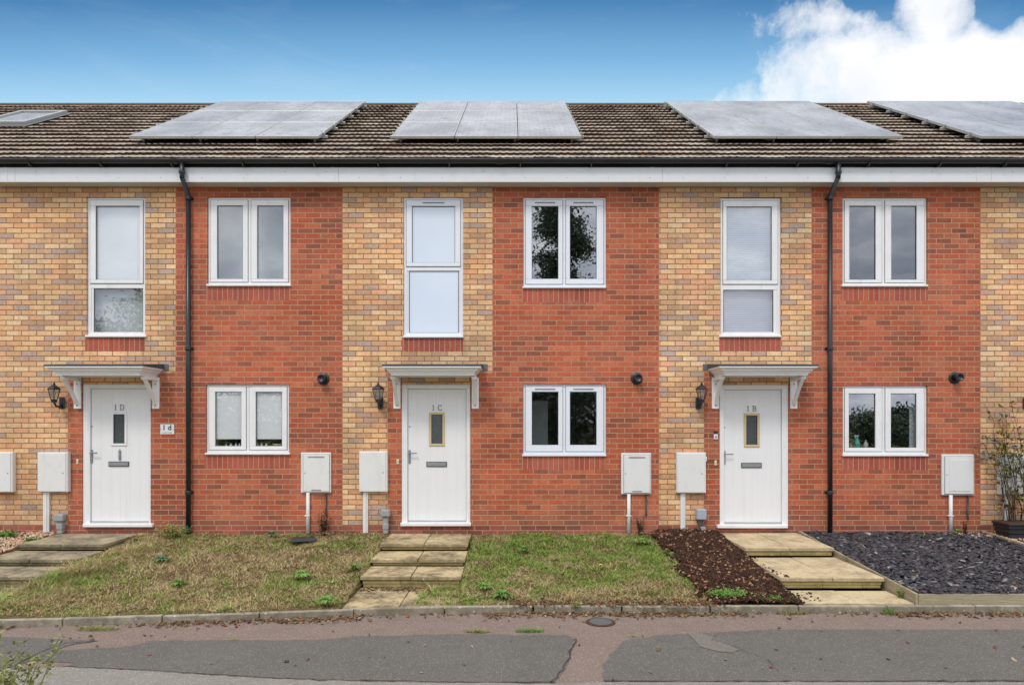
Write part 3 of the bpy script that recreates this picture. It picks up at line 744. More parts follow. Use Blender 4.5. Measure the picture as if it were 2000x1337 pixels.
# ---- leafy plants
def leafquads(centres, size, aspect=.45, flat=False, updir=None):
    V = []
    for c in centres:
        s_ = random.uniform(*size); a = random.uniform(0, 6.283); el_ = random.gauss(.3, .5) if not flat else random.uniform(0, .35)
        d = Vector((math.cos(a) * math.cos(el_), math.sin(a) * math.cos(el_), math.sin(el_)))
        sd_ = d.cross(Vector((random.gauss(0, .4), random.gauss(0, .4), 1))).normalized() * s_ * aspect * .5
        p = Vector(c); m_ = p + d * s_ * .5
        V += [tuple(p), tuple(m_ + sd_), tuple(p + d * s_), tuple(m_ - sd_)]
    return V
def plant(name, px, d, w_, h_, n, size, m, label, cat='weed', z=None, group=None, stems=6, depth=None):
    x_, y_ = X(px, d), -d; z_ = zt(x_, y_) if z is None else z
    root = thing(name, (x_, y_, z_), label, cat, group); depth = depth or w_ * .7
    st = MB(); cs = []
    tips = []
    for k in range(stems):
        a = random.uniform(0, 6.283); rr = random.uniform(.2, 1)
        tip = Vector((x_ + math.cos(a) * rr * w_ / 2, y_ + math.sin(a) * rr * depth / 2, z_ + h_ * random.uniform(.4, 1))); tips.append(tip)
        base = Vector((x_ + math.cos(a) * rr * w_ * .2, y_ + math.sin(a) * rr * depth * .2, z_ - .02))
        st.tube([base, base.lerp(tip, .5) + Vector((0, 0, h_ * .1)), tip], [.004, .003, .0015], 4, False)
    for _ in range(n):
        tip = random.choice(tips); base = Vector((x_, y_, z_)); t = random.random() ** .6
        q = base.lerp(tip, t); q += Vector((random.gauss(0, w_ * .07), random.gauss(0, w_ * .07), random.gauss(0, h_ * .06))); q.z = max(q.z, z_ + .004); cs.append(q)
    fastmesh('leaves', leafquads(cs, size), 4, m, root)
    st.build('stems', 'twig' if 'brown' in m or 'mixed' in m else 'leaf_olive', root)
    return root
G = 'weeds growing in the lawns and pavement'
plant('weed', 335, .35, .55, .22, 500, (.02, .055), 'leaf_olive', 'tall straggly green weed left of the 1D downpipe foot', group=G, stems=26)
plant('weed', 362, .1, .2, .12, 120, (.03, .06), 'leaf_blue', 'blue green weed at the foot of the 1D downpipe', group=G)
def rosette(px, py, r, m, label, n=12):
    x_, y_ = None, None
    D = 2.592 / ((py - 825) / F + .0967); x_ = (px - 1000) * D / F; y_ = D - DW; z_ = zt(x_, y_) + .01
    root = thing('weed', (x_, y_, z_), label, 'weed', G); V = []
    for lay in range(2):
        for k in range(n):
            a = 2 * math.pi * (k + random.random() * .6) / n; L = r * random.uniform(.6, 1.1) * (1 - .35 * lay); up_ = .012 + lay * .03
            d = Vector((math.cos(a), math.sin(a), 0)); s_ = Vector((-d.y, d.x, 0)) * L * .16
            p = Vector((x_, y_, z_)); m1 = p + d * L * .5 + Vector((0, 0, up_ + L * .2)); e = p + d * L + Vector((0, 0, .008 + up_ * .6))
            V += [tuple(p), tuple(m1 + s_), tuple(e), tuple(m1 - s_)]
    fastmesh('leaves', V, 4, m, root); MB().lathe([(.012, -.02), (.012, .01), (.004, .018)], (x_, y_, z_), 6).build('stem', 'leaf_olive', root)
rosette(315, 1099, .14, 'leaf_blue', 'blue green rosette weed in the middle of the dry lawn', 16)
rosette(350, 1147, .13, 'leaf_weed', 'flat green weed low in the dry lawn below the rosette weed')
rosette(588, 1128, .17, 'leaf_bright', 'bright green spreading weed on the dry lawn left of the 1C steps', 18)
rosette(530, 1046, .14, 'leaf_blue', 'small weed by the wall under the 1D kitchen window')
rosette(637, 1180, .15, 'leaf_bright', 'bright green clump by the kerb left of the 1C steps', 18)
rosette(692, 1113, .12, 'leaf_weed', 'green weed against the left side of the 1C steps')
rosette(980, 1166, .17, 'leaf_weed', 'broad leaved weed right of the lowest 1C step', 14)
rosette(945, 1150, .12, 'leaf_bright', 'light green weed touching the lowest 1C step', 12)
rosette(1022, 1075, .13, 'leaf_weed', 'small rosette weed near the top of the green lawn')
rosette(1255, 1060, .15, 'leaf_bright', 'bright green tuft at the right end of the green lawn', 18)
rosette(1125, 1188, .09, 'leaf_olive', 'yellowish dandelion leaves on the kerb below the green lawn', 8)
plant('ground_cover', 1422, 2.78, .50, .08, 1500, (.014, .034), 'leaf_bright', 'bright green creeping plant at the foot of the bark mulch', 'plant', z=.10, stems=60, depth=.34)
plant('ground_cover', 1500, 2.87, .40, .06, 900, (.012, .03), 'leaf_weed', 'thin green creeping plant below the mulch beside the buff path', 'plant', z=.085, stems=40, depth=.18)
plant('ground_cover', 1553, 2.86, .14, .05, 150, (.012, .026), 'leaf_weed', 'small green plant at the corner of the buff path and mulch', 'plant', stems=12, depth=.1)
plant('weed', 1758, 2.75, .12, .09, 160, (.012, .03), 'leaf_weed', 'green weed against the timber board on the buff path', z=.09, group=G, stems=10)
def pav_weed(px, py, w_, dep, n, m, label, h_=.045, size=(.02, .045)):
    x_, y_ = gp(px, py); plant('weed', 0, 0, w_, h_, n, size, m, label, z=.006, group=G) if False else None
    root = thing('weed', (x_, y_, .006), label, 'weed', G); V = []
    for _ in range(n):
        a = random.uniform(0, 6.283); rr = random.random() ** .6
        p = Vector((x_ + math.cos(a) * rr * w_ / 2, y_ + math.sin(a) * rr * dep / 2, .004)); q = random.uniform(0, 6.283); L = random.uniform(*size)
        d = Vector((math.cos(q) * .8, math.sin(q) * .8, random.uniform(.1, 1.0) * h_ / .045)).normalized() * L; s_ = Vector((-d.y, d.x, 0)).normalized() * L * .13
        V += [tuple(p - s_ * .5), tuple(p + s_ * .5), tuple(p + d * .6 + s_ * .4), tuple(p + d)]
    fastmesh('leaves', V, 4, m, root)
    MB().lathe([(.01, -.004), (.008, .008), (.002, .012)], (x_, y_, .006), 6).build('stem', 'leaf_olive', root)
pav_weed(190, 1229, .42, .12, 500, 'leaf_olive', 'grass tuft on the pavement below the 1D lawn')
pav_weed(932, 1234, .24, .07, 260, 'leaf_olive', 'left one of two grass tufts on the tarmac seam below the 1C steps')
pav_weed(1034, 1233, .28, .09, 340, 'leaf_weed', 'right one of two grass tufts on the tarmac seam below the 1C steps', .06)
pav_weed(458, 1250, .16, .05, 90, 'leaf_olive', 'tiny moss tuft on the left dark tarmac', .02, (.012, .025))
pav_weed(1236, 1243, .13, .06, 80, 'leaf_olive', 'tiny moss patch on the seam of the right dark tarmac', .02, (.012, .025))
pav_weed(1548, 1198, .34, .10, 420, 'leaf_olive', 'bushy green weed at the kerb foot below the mulch', .09)
pav_weed(1736, 1198, .16, .10, 80, 'leaf_bright', 'light green weed at the kerb foot below the buff path', .09, (.04, .08))
pav_weed(415, 1207, .5, .06, 300, 'leaf_dark', 'dark weeds in the kerb joint below the dry lawn', .05)
pav_weed(100, 1219, .4, .05, 140, 'leaf_olive', 'thin weeds in the kerb joint at the far left', .05)
pav_weed(1380, 1200, .3, .05, 100, 'leaf_olive', 'sparse weeds in the kerb joint below the green lawn', .05)
# yellow flower
fx, fy = X(1173, 1.75), -1.75
fl = thing('dandelion_flower', (fx, fy, zt(fx, fy)), 'single yellow flower in the green lawn', 'flower')
MB().lathe([(.004, 0), (.02, .004), (.024, .012), (.008, .016)], (fx, fy, zt(fx, fy) + .045), 10).build('petals', 'leaf_yellow', fl)
MB().tube([(fx, fy, zt(fx, fy) - .02), (fx, fy, zt(fx, fy) + .046)], .002, 5).build('stem', 'leaf_weed', fl)
# dead shrubs by the walls
plant('dead_shrub', 634, .12, .26, .34, 300, (.018, .045), 'leaf_brown', 'withered brown shrub at the wall between 1D and 1C', 'plant', group='withered shrubs against the wall', stems=18, depth=.14)
plant('dead_shrub', 1251, .08, .14, .30, 170, (.015, .035), 'leaf_brown', 'small dark withered plant at the wall beside the 1C gas pipe', 'plant', group='withered shrubs against the wall', stems=12, depth=.1)
plant('dead_shrub', 1884, .12, .12, .22, 90, (.02, .04), 'leaf_brown', 'low dead plant with green shoots beside the 1B gas pipe', 'plant', group='withered shrubs against the wall', stems=14, depth=.1)
plant('weed', 1868, .12, .12, .10, 60, (.02, .05), 'leaf_bright', 'green shoots beside the 1B gas pipe on the slate', group=G)
plant('weed', 1800, .32, .16, .05, 60, (.02, .04), 'leaf_weed', 'small green weed on the slate chippings', group=G)
plant('weed', 10, .3, .5, .08, 340, (.03, .07), 'leaf_weed', 'green grass clump on the gravel at the far left wall', group=G, stems=20)
plant('weed', 62, .55, .26, .06, 160, (.02, .05), 'leaf_weed', 'green weed on the gravel beside the top 1D step', group=G, stems=12)
# planter with climbing shrub
pl = thing('planter', (7.32, -.3, .33), 'black plastic trough planter on the gravel at the right wall', 'planter')
b = MB(); zb, ztp = .335, .545
for (i, (ins, z0, z1)) in enumerate([(.04, zb, zb + .065), (.025, zb + .067, zb + .13), (.012, zb + .132, ztp - .03), (0.0, ztp - .029, ztp)]):
    b.box(6.99 + ins, 7.75 - ins, -.50 + ins, -.14 - ins, z0, z1, .006)
b.build('trough', 'black_plastic', pl)
MB().box(7.01, 7.73, -.48, -.16, ztp - .001, ztp + .006).build('compost', 'soil', pl)
sh = thing('climbing_shrub', (7.25, -.3, .54), 'straggly bare climbing shrub rising from the black planter', 'shrub')
st = MB(); cs = []
ends = []
for k in range(20):
    bx = 7.10 + random.uniform(-.05, .40); top = random.uniform(.9, 1.9); lean = random.uniform(-.42, .15)
    pts = []; x_ = bx; y_ = -.3 + random.uniform(-.08, .08)
    for s_ in range(8):
        t = s_ / 7; pts.append((x_ + lean * t * t + random.gauss(0, .018), y_ + .13 * t + random.gauss(0, .02), .54 + top * t))
    st.tube(pts, [.007 * (1 - .8 * q / 7) for q in range(8)], 5, False)
    for _ in range(9):
        i = random.choice([1, 2, 3, 4, 4, 5, 5, 6, 6]); p = Vector(pts[i]); e = p + Vector((random.gauss(-.04, .11), random.gauss(0, .05), random.uniform(-.02, .16)))
        st.tube([p, e], [.0025, .001], 4, False)
        for _ in range(5): cs.append(p.lerp(e, random.uniform(.5, 1.1)))
st.build('stems', 'twig', sh)
fastmesh('leaves', leafquads(cs, (.03, .07), .6), 4, 'leaf_mixed', sh)

# ---- covers
dc = thing('drain_cover', (X(590, .42), -.42, .33), 'black drain cover slab lying askew on the lawn by the 1D wall', 'cover')
T = Matrix.Translation((X(592, .45), -.45, .322)) @ Matrix.Rotation(.35, 4, 'Z') @ Matrix.Rotation(-.05, 4, 'X')
MB().box(-.17, .17, -.13, .13, -.02, .022, .006, T).build('lid', 'felt', dc)
MB().box(-.15, .15, -.11, .11, .0222, .028, .003, T).build('lid_panel', 'black_plastic', dc)
sx_, sy_ = gp(1173, 1215)
sc_ = thing('stopcock_cover', (sx_, sy_, 0), 'small round grey water cover in the pavement below the lawn', 'cover')
MB().lathe([(.145, 0), (.145, .006), (.12, .009)], (sx_, sy_, .002), 24).build('frame', 'soil', sc_)
MB().lathe([(.112, 0), (.112, .006), (.106, .008)], (sx_, sy_, .008), 24).build('lid', 'lead', sc_)
pav_weed(1140, 1214, .12, .05, 70, 'leaf_olive', 'short moss at the left rim of the round water cover', .02, (.012, .03))

# ================================================================== HOUSES
OUT = .10
def wall_mesh(regs, holes, parent, names):
    """regs: list of (name, material, [rects]); rects (x0,x1,z0,z1); holes the same. flat face at y=0 with reveals"""
    allr = [r for _, _, rs in regs for r in rs] + holes
    xs_ = sorted({round(v, 5) for r in allr for v in r[:2]}); zs_ = sorted({round(v, 5) for r in allr for v in r[2:]})
    def inside(cx, cz, rs): return any(r[0] < cx < r[1] and r[2] < cz < r[3] for r in rs)
    done = set()
    for (nm, m, rs) in regs:
        b = MB()
        for i in range(len(xs_) - 1):
            for j in range(len(zs_) - 1):
                if (i, j) in done: continue
                cx, cz = (xs_[i] + xs_[i + 1]) / 2, (zs_[j] + zs_[j + 1]) / 2
                if not inside(cx, cz, rs) or inside(cx, cz, holes): continue
                done.add((i, j)); a, c, e, f_ = xs_[i], xs_[i + 1], zs_[j], zs_[j + 1]
                b.quad((a, 0, e), (c, 0, e), (c, 0, f_), (a, 0, f_))
                def hol(ii, jj):
                    if not (0 <= ii < len(xs_) - 1 and 0 <= jj < len(zs_) - 1): return False
                    return inside((xs_[ii] + xs_[ii + 1]) / 2, (zs_[jj] + zs_[jj + 1]) / 2, holes)
                if hol(i - 1, j): b.quad((a, OUT, e), (a, 0, e), (a, 0, f_), (a, OUT, f_))
                if hol(i + 1, j): b.quad((c, 0, e), (c, OUT, e), (c, OUT, f_), (c, 0, f_))
                if hol(i, j - 1): b.quad((a, 0, e), (a, OUT, e), (c, OUT, e), (c, 0, e))
                if hol(i, j + 1): b.quad((a, 0, f_), (c, 0, f_), (c, OUT, f_), (a, OUT, f_))
        if b.f: b.build(nm, m, parent)
ZB, ZE = .2, H + 3.485     # wall foot, soffit
REC = .035                 # frame set back from the brick face
def frame_rect(b, x0, x1, z0, z1, w_, y0, y1, ch=.004, wt=None, wb=None):
    wt = wt or w_; wb = wb or w_
    b.box(x0, x1, y0, y1, z1 - wt, z1, ch); b.box(x0, x1, y0, y1, z0, z0 + wb, ch)
    b.box(x0, x0 + w_, y0, y1, z0 + wb, z1 - wt, ch); b.box(x1 - w_, x1, y0, y1, z0 + wb, z1 - wt, ch)
def sashset(win, sx0, sx1, sz0, sz1, g, mfr, mgl, vent=False, sw=None, fixed=False):
    """opening casement: sash frame, pane; g = glass rect"""
    y = REC
    gx0, gx1, gz0, gz1 = g
    if not fixed:
        b = MB(); b.box(sx0, sx1, y - .018, y + .03, gz1, sz1, .005); b.box(sx0, sx1, y - .018, y + .03, sz0, gz0, .005)
        b.box(sx0, gx0, y - .018, y + .03, gz0, gz1, .005); b.box(gx1, sx1, y - .018, y + .03, gz0, gz1, .005); b.build('sash', mfr, win)
    # dark rubber gasket, then glazing bead
    b = MB(); frame_rect(b, gx0, gx1, gz0, gz1, .006, y - .004, y + .012, 0); b.build('gasket_gap', 'gap_seal', win)
    p = MB(); p.quad((gx0 + .004, y + .008, gz0 + .004), (gx1 - .004, y + .008, gz0 + .004), (gx1 - .004, y + .008, gz1 - .004), (gx0 + .004, y + .008, gz1 - .004))
    p.build('pane', mgl, win)
    if vent:
        cx = (gx0 + gx1) / 2; wv = min(.16, (gx1 - gx0) * .38)
        MB().box(cx - wv, cx + wv, y - .028, y - .018, (gz1 + sz1) / 2 - .004, (gz1 + sz1) / 2 + .012, .003).build('trickle_vent', 'steel_grey' if mfr == 'upvc_new' else mfr, win)
def Xp(px): return X(px, -REC)
def Zp(py): return Z(py, -REC)
def gaprect(b, x0, x1, z0, z1, y):   # shadow gap round a casement, painted as a dark strip
    frame_rect(b, x0, x1, z0, z1, .006, y, y + .004, 0)
def window_pair(house, fx0, fx1, fz0, fz1, mull, panes, mfr, mgl, vent, sill_l, sill_r, sillz):
    b = MB(); y = REC
    Xa, Xb, Zt_, Zb_ = Xp(fx0), Xp(fx1), Zp(fz0), Zp(fz1)
    frame_rect(b, Xa, Xb, Zb_, Zt_, .045, y - .005, y + .06, .004)
    mx = Xp(mull); b.box(mx - .03, mx + .03, y - .0045, y + .06, Zb_ + .045, Zt_ - .045, .004)
    win = b.build('window', mfr, house)
    gp_ = MB()
    for (p0, p1, q0, q1), (a0, a1) in zip(panes, ((Xa + .038, mx - .024), (mx + .024, Xb - .038))):
        z1_, z0_ = Zt_ - .038, Zb_ + .038
        gaprect(gp_, a0 - .005, a1 + .005, z0_ - .005, z1_ + .005, y - .009)
        sashset(win, a0, a1, z0_, z1_, (Xp(p0), Xp(p1), Zp(q1), Zp(q0)), mfr, mgl, vent)
    gp_.build('gasket_gap', 'gap_seal', win)
    s = MB(); xa, xb = X(sill_l, .03), X(sill_r, .03); zz = Zb_ - .001
    s.box(xa, xb, -.035, y + .06, zz - .032, zz, .007); s.build('sill', mfr, win)
    return win, Xa, Xb, Zb_ - .03, Zt_
def window_tall(house, fx0, fx1, fz0, fz1, up, lo, mfr, mgl, mgl2, vent, sill_l, sill_r):
    b = MB(); y = REC
    Xa, Xb, Zt_, Zb_ = Xp(fx0), Xp(fx1), Zp(fz0), Zp(fz1)
    frame_rect(b, Xa, Xb, Zb_, Zt_, .05, y - .005, y + .06, .004)
    ztr = (Zp(up[3]) + Zp(lo[2])) / 2
    zr1 = Zp(up[3]) - .055; zr0 = Zp(lo[2])
    b.box(Xa + .05, Xb - .05, y - .0045, y + .06, zr0 - .0, zr1 - .004, .004)
    win = b.build('window', mfr, house)
    gp_ = MB(); gaprect(gp_, Xa + .037, Xb - .037, zr1 - .006, Zt_ - .034, y - .009); gp_.build('gasket_gap', 'gap_seal', win)
    sashset(win, Xa + .042, Xb - .042, zr1, Zt_ - .04, (Xp(up[0]), Xp(up[1]), Zp(up[3]), Zp(up[2])), mfr, mgl, vent)
    # fixed lower light: broad bead between frame and glass
    g = (Xp(lo[0]), Xp(lo[1]), Zp(lo[3]), Zp(lo[2]))
    bd = MB(); bd.box(Xa + .049, g[0], y + .002, y + .03, g[2], g[3], .004); bd.box(g[1], Xb - .049, y + .002, y + .03, g[2], g[3], .004); bd.box(Xa + .049, Xb - .049, y + .002, y + .03, Zb_ + .049, g[2], .004)
    bd.build('bead', mfr, win)
    sashset(win, 0, 0, 0, 0, g, mfr, mgl2, False, fixed=True)
    s = MB(); s.box(X(sill_l, .03), X(sill_r, .03), -.035, y + .06, Zb_ - .033, Zb_ - .001, .007); s.build('sill', mfr, win)
    return win, Xa, Xb, Zb_ - .03, Zt_
def strokes(b, pts, w_, y0, y1):
    for (a, c) in zip(pts[:-1], pts[1:]):
        a, c = Vector((a[0], 0, a[1])), Vector((c[0], 0, c[1])); t = (c - a); L = t.length; t.normalize(); n = Vector((t.z, 0, -t.x)) * w_ / 2
        k = len(b.v)
        for y_ in (y0, y1):
            for q in (a - n - t * w_ * .2, a + n - t * w_ * .2, c + n + t * w_ * .2, c - n + t * w_ * .2): b.v.append((q.x, y_, q.z))
        for f_ in ((0, 1, 2, 3), (7, 6, 5, 4), (0, 4, 5, 1), (1, 5, 6, 2), (2, 6, 7, 3), (3, 7, 4, 0)): b.face([k + i for i in f_])
def glyph(b, ch, x0, z0, h, y0, y1, w_):
    def P(u, v): return (x0 + u * h, z0 + v * h)
    def arc(cx, cz, rx, rz, a0, a1, n=10): return [P(cx + rx * math.cos(R(a0 + (a1 - a0) * i / n)), cz + rz * math.sin(R(a0 + (a1 - a0) * i / n))) for i in range(n + 1)]
    if ch == '1':
        strokes(b, [P(.22, 0), P(.22, 1)], w_ * 1.2, y0, y1); strokes(b, [P(.06, .8), P(.22, 1)], w_ * .8, y0, y1); strokes(b, [P(.06, .02), P(.38, .02)], w_ * .7, y0, y1)
    if ch == 'C':
        strokes(b, arc(.42, .5, .38, .5, 50, 310, 14), w_ * 1.1, y0, y1); strokes(b, [P(.7, .98), P(.7, .72)], w_ * .7, y0, y1); strokes(b, [P(.7, .02), P(.7, .2)], w_ * .7, y0, y1)
    if ch == 'D':
        strokes(b, [P(.12, 0), P(.12, 1)], w_ * 1.1, y0, y1); strokes(b, [P(-.02, 1), P(.35, 1)] + arc(.35, .5, .38, .5, 90, -90, 12)[1:] + [P(-.02, 0)], w_ * .9, y0, y1)
    if ch == 'B':
        strokes(b, [P(.12, 0), P(.12, 1)], w_ * 1.1, y0, y1); strokes(b, [P(-.02, 1), P(.36, 1)] + arc(.36, .76, .24, .24, 90, -90, 8)[1:] + [P(.12, .52)], w_ * .9, y0, y1)
        strokes(b, [P(.12, .52), P(.38, .52)] + arc(.38, .26, .3, .26, 90, -90, 8)[1:] + [P(-.02, 0)], w_ * .9, y0, y1)
def door(house, c, leaf, dz, num, trim, knocker=False, mfl=False):
    """c=(frame x0,x1,ytop,ybot), leaf=(x0,x1,y0,y1) photo pixels; dz shifts for details (dx,dy) relative to door 1C"""
    dx_, dy_ = dz; y = .04
    q = lambda px: X(px + dx_, -y); r = lambda py: Z(py + dy_, -y)
    b = MB(); fx0, fx1, fz1, fz0 = X(c[0], -y), X(c[1], -y), Z(c[2], -y), Z(c[3], -y)
    lx0, lx1, lz1, lz0 = X(leaf[0], -y), X(leaf[1], -y), Z(leaf[2], -y), Z(leaf[3], -y)
    b.box(fx0, lx0 - .004, y - .03, y + .05, fz0, fz1, .005); b.box(lx1 + .004, fx1, y - .03, y + .05, fz0, fz1, .005); b.box(lx0 - .004, lx1 + .004, y - .03, y + .05, lz1 + .004, fz1, .005)
    fr = b.build('door_frame', 'upvc', house)
    g = MB(); g.box(lx0 - .004, lx1 + .004, y + .02, y + .05, fz0, lz1 + .004); g.build('seal', 'gap_seal', fr)
    t_ = MB(); t_.box(lx0, lx1, y - .02, y + .02, fz0 + .012, lz0 - .004, .004); t_.build('threshold_bar', 'aluminium', fr)
    s = MB(); s.box(X(c[0] - 3, .05), X(c[1] + 1, .05), -.06, y + .05, Z(c[3] + 6, .05), Z(c[3] - 1, .05), .008); s.build('threshold', 'upvc', fr)
    # leaf with plank grooves and an opening for the light
    wx0, wx1, wz1, wz0 = q(838), q(869), r(804.4), r(870.7)
    L = MB(); L.box(lx0, wx0 + .02, y, y + .02, lz0, lz1, .003); L.box(wx1 - .02, lx1, y, y + .02, lz0, lz1, .003)
    L.box(wx0 + .02, wx1 - .02, y, y + .02, wz1 - .02, lz1, 0); L.box(wx0 + .02, wx1 - .02, y, y + .02, lz0, wz0 + .02, 0)
    lf = L.build('door', 'door_skin', house)
    gr = MB()
    mat_ = 'groove'
    for k in range(1, 6):
        gx = lx0 + (lx1 - lx0) * k / 6
        if wx0 - .02 < gx < wx1 + .02: gr.box(gx - .0012, gx + .0012, y - .0012, y + .001, lz0 + .02, wz0 - .13, 0)
        else: gr.box(gx - .0012, gx + .0012, y - .0012, y + .001, lz0 + .02, lz1 - .02, 0)
    gr.build('plank_groove', 'groove', lf)
    t = MB(); frame_rect(t, wx0, wx1, wz0, wz1, .038, y - .014, y, .008); t.build('light_surround', trim, lf)
    t = MB(); frame_rect(t, wx0 + .034, wx1 - .034, wz0 + .034, wz1 - .034, .006, y - .010, y + .008, 0); t.build('gasket_gap', 'gap_seal', lf)
    MB().box(wx0 + .035, wx1 - .035, y + .006, y + .010, wz0 + .035, wz1 - .035).build('pane', 'obscure_glass', lf)
    lb = MB(); lb.box(q(832.8), q(873), y - .012, y, r(911.2), r(901), .004); lo = lb.build('letterbox', 'gap_seal', lf)
    MB().box(q(834.3), q(871.5), y - .017, y - .0125, r(909.6), r(902.6), .003).build('letterbox_flap', 'steel', lf)
    hb = MB(); hb.box(q(798.3), q(802.3), y - .012, y, r(904.5), r(878), .004); hb.tube([(q(800.3), y - .01, r(884.2)), (q(800.3), y - .055, r(884.2)), (q(803), y - .06, r(884.2)), (q(815), y - .06, r(884))], .0085, 8)
    hb.lathe([(.011, .012), (.011, .02), (.004, .02)], (q(800.3), y, r(897)), 10, 'y'); hb.build('handle', 'steel_grey', lf)
    MB().lathe([(.010, 0), (.010, .006), (.006, .008)], (q(800.6), y, r(832.6)), 10, 'y').build('spyhole', 'steel_grey', lf)
    nb = MB(); hN = .077; cx = q(855.5); z0 = r(800.6)
    glyph(nb, '1', cx - .085, z0, hN, y - .006, y, .010); glyph(nb, num, cx - .022 + .02, z0, hN, y - .006, y, .010)
    nb.build('door_number', 'number_grey', lf)
    if knocker:
        k = MB(); xx = X(234.5, -y); zz0, zz1 = Z(898, -y), Z(876, -y)
        k.lathe([(.008, 0), (.017, .015), (.012, .04), (.02, .06), (.016, .08), (.011, .10), (.02, .12), (.013, .14), (.006, .165)], (xx, y - .012, zz0), 10)
        k.box(xx - .014, xx + .014, y - .02, y, zz0 + .02, zz0 + .14, .005); k.build('knocker', 'steel_grey', lf)
    return fr, fx0, fx1, fz0, fz1
mat('groove', mottled((.70, .71, .72), (.66, .67, .68)), .5)

# roof maths
RE_Y, RE_Z = -.30, H + 3.765; PITCH = 32.2; RP = R(PITCH); CS, SN = math.cos(RP), math.sin(RP)
def rp(x, s, n=0.0): return (x, RE_Y + s * CS - n * SN, RE_Z + s * SN + n * CS)
RIDGE_S = 5.47; NCOURSE = 17
def roof(house, x0, x1):
    g = RIDGE_S / NCOURSE; dx_ = .02; nx = int(round((x1 - x0) / dx_)); xs_ = np.linspace(x0, x1, nx + 1)
    ph = (np.mod(xs_, .10) / .10); prof = .007 * np.clip(np.sin(ph * math.pi * 2), 0, 1) ** .7 - .003 * (np.mod(xs_, .30) < .021)
    b = MB(); bm_ = MB()
    for c in range(NCOURSE):
        s0, s1 = c * g, (c + 1) * g + .01
        tl = np.floor((xs_ + 1e-6) / .30)
        jit = np.array([((math.sin(k * 12.9898 + c * 78.233) * 43758.5453) % 1) for k in tl])
        n = len(b.v); k = nx + 1
        for i, xx in enumerate(xs_):
            j_ = (jit[i] - .5) * .022
            b.v.append(rp(xx, s0 - .012 + j_, .044 + prof[i] + (jit[i] - .5) * .006)); b.v.append(rp(xx, s0 + .10, .036 + prof[i])); b.v.append(rp(xx, s1, .004 + prof[i]))
        for i in range(nx):
            a = n + i * 3; b.face((a, a + 3, a + 4, a + 1), True); b.face((a + 1, a + 4, a + 5, a + 2), True)
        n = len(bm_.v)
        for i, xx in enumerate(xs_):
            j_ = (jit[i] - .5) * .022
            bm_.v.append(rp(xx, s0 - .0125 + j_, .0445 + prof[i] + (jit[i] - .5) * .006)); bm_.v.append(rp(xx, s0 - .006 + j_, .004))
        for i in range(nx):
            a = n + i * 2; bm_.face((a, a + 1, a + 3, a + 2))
    ro = b.build('roof', 'roof_tile', house)
    bm_.build('tile_edges', 'tile_moss_shade', ro)
    # ridge tiles along the top of the slope
    cl_ = []
    rd = MB(); xx = x0
    rx, ry, rz = rp(0, RIDGE_S, .0)
    while xx < x1 - .01:
        xe = min(xx + .45, x1); k = len(rd.v)
        for q in (xx + .003, xe - .003):
            for a in range(9):
                an = math.pi * a / 8; rd.v.append((q, ry - math.cos(an) * .125, rz - .03 + math.sin(an) * .085))
        for a in range(8): rd.face((k + a, k + a + 1, k + 9 + a + 1, k + 9 + a), True)
        xx = xe
    rd.build('ridge_tiles', 'ridge_tile', ro)
    # rear slope
    MB().quad((x0, ry, rz), (x1, ry, rz), (x1, 2 * ry - RE_Y, RE_Z), (x0, 2 * ry - RE_Y, RE_Z)).build('rear_slope', 'roof_tile', ro)
    return ro
FY = -.235
def eaves(house, x0, x1, joints):
    f = MB(); zf0, zf1 = H + 3.485, Z(327, .235); x = x0; js = [x0] + [j for j in joints if x0 < j < x1] + [x1]
    for a, c in zip(js[:-1], js[1:]): f.box(a + .001, c - .001, FY, FY + .018, zf0 - .012, zf1, .003)
    fa = f.build('fascia', 'fascia', house)
    jn = MB()
    for j in js[1:-1]: jn.box(j - .02, j + .02, FY - .004, FY - .0005, zf0 - .013, zf1, .001)
    if jn.f: jn.build('fascia_joint', 'fascia', fa)
    nl = MB()
    xx = x0 + .3
    while xx < x1: nl.lathe([(.006, .0005), (.004, .003)], (xx, FY, zf0 + (.05 if int(xx * 7) % 2 else .14)), 6, 'y'); xx += .6
    nl.build('fixing_pin', 'gap_seal', fa)
    MB().box(x0, x1, FY + .018, -.001, zf0, zf0 + .01).build('soffit', 'soffit', house)
    MB().box(x0, x1, FY + .0185, FY + .03, zf1 - .02, zf1 + .05).build('felt_tray', 'black_plastic', house)
    # half round gutter
    gz = Z(311.5, .30); gyc = FY - .062; g = MB(); n0 = 13; rad = .058
    for q in (x0, x1):
        for a in range(n0):
            an = math.pi * a / (n0 - 1); g.v.append((q, gyc - math.cos(an) * rad, gz - math.sin(an) * rad))
        for a in range(n0):
            an = math.pi * (n0 - 1 - a) / (n0 - 1); g.v.append((q, gyc - math.cos(an) * (rad - .006), gz - math.sin(an) * (rad - .006)))
    k = 2 * n0
    for a in range(k): g.face((a, (a + 1) % k, k + (a + 1) % k, k + a), True)
    gt = g.build('gutter', 'black_plastic', house)
    xx = math.ceil(x0 / 1.0) * 1.0 + .08
    while xx < x1 - .05:
        br = MB(); P_ = [(xx, gyc - math.cos(math.pi * a / 12) * (rad + .004), gz - math.sin(math.pi * a / 12) * (rad + .004)) for a in range(13)]
        br.sweep(P_, .022, .006); br.box(xx - .011, xx + .011, FY - .012, FY, gz - .085, gz + .01, .002); br.box(xx - .007, xx + .007, gyc - .03, FY, gz - .092, gz - .058, .002)
        br.build('gutter_bracket', 'black_plastic', gt); xx += 1.02
    jb = MB(); P_ = [( (x0 + x1) / 2, gyc - math.cos(math.pi * a / 12) * (rad + .005), gz - math.sin(math.pi * a / 12) * (rad + .005)) for a in range(13)]
    jb.sweep(P_, .09, .007); jb.build('gutter_union', 'black_plastic', gt)

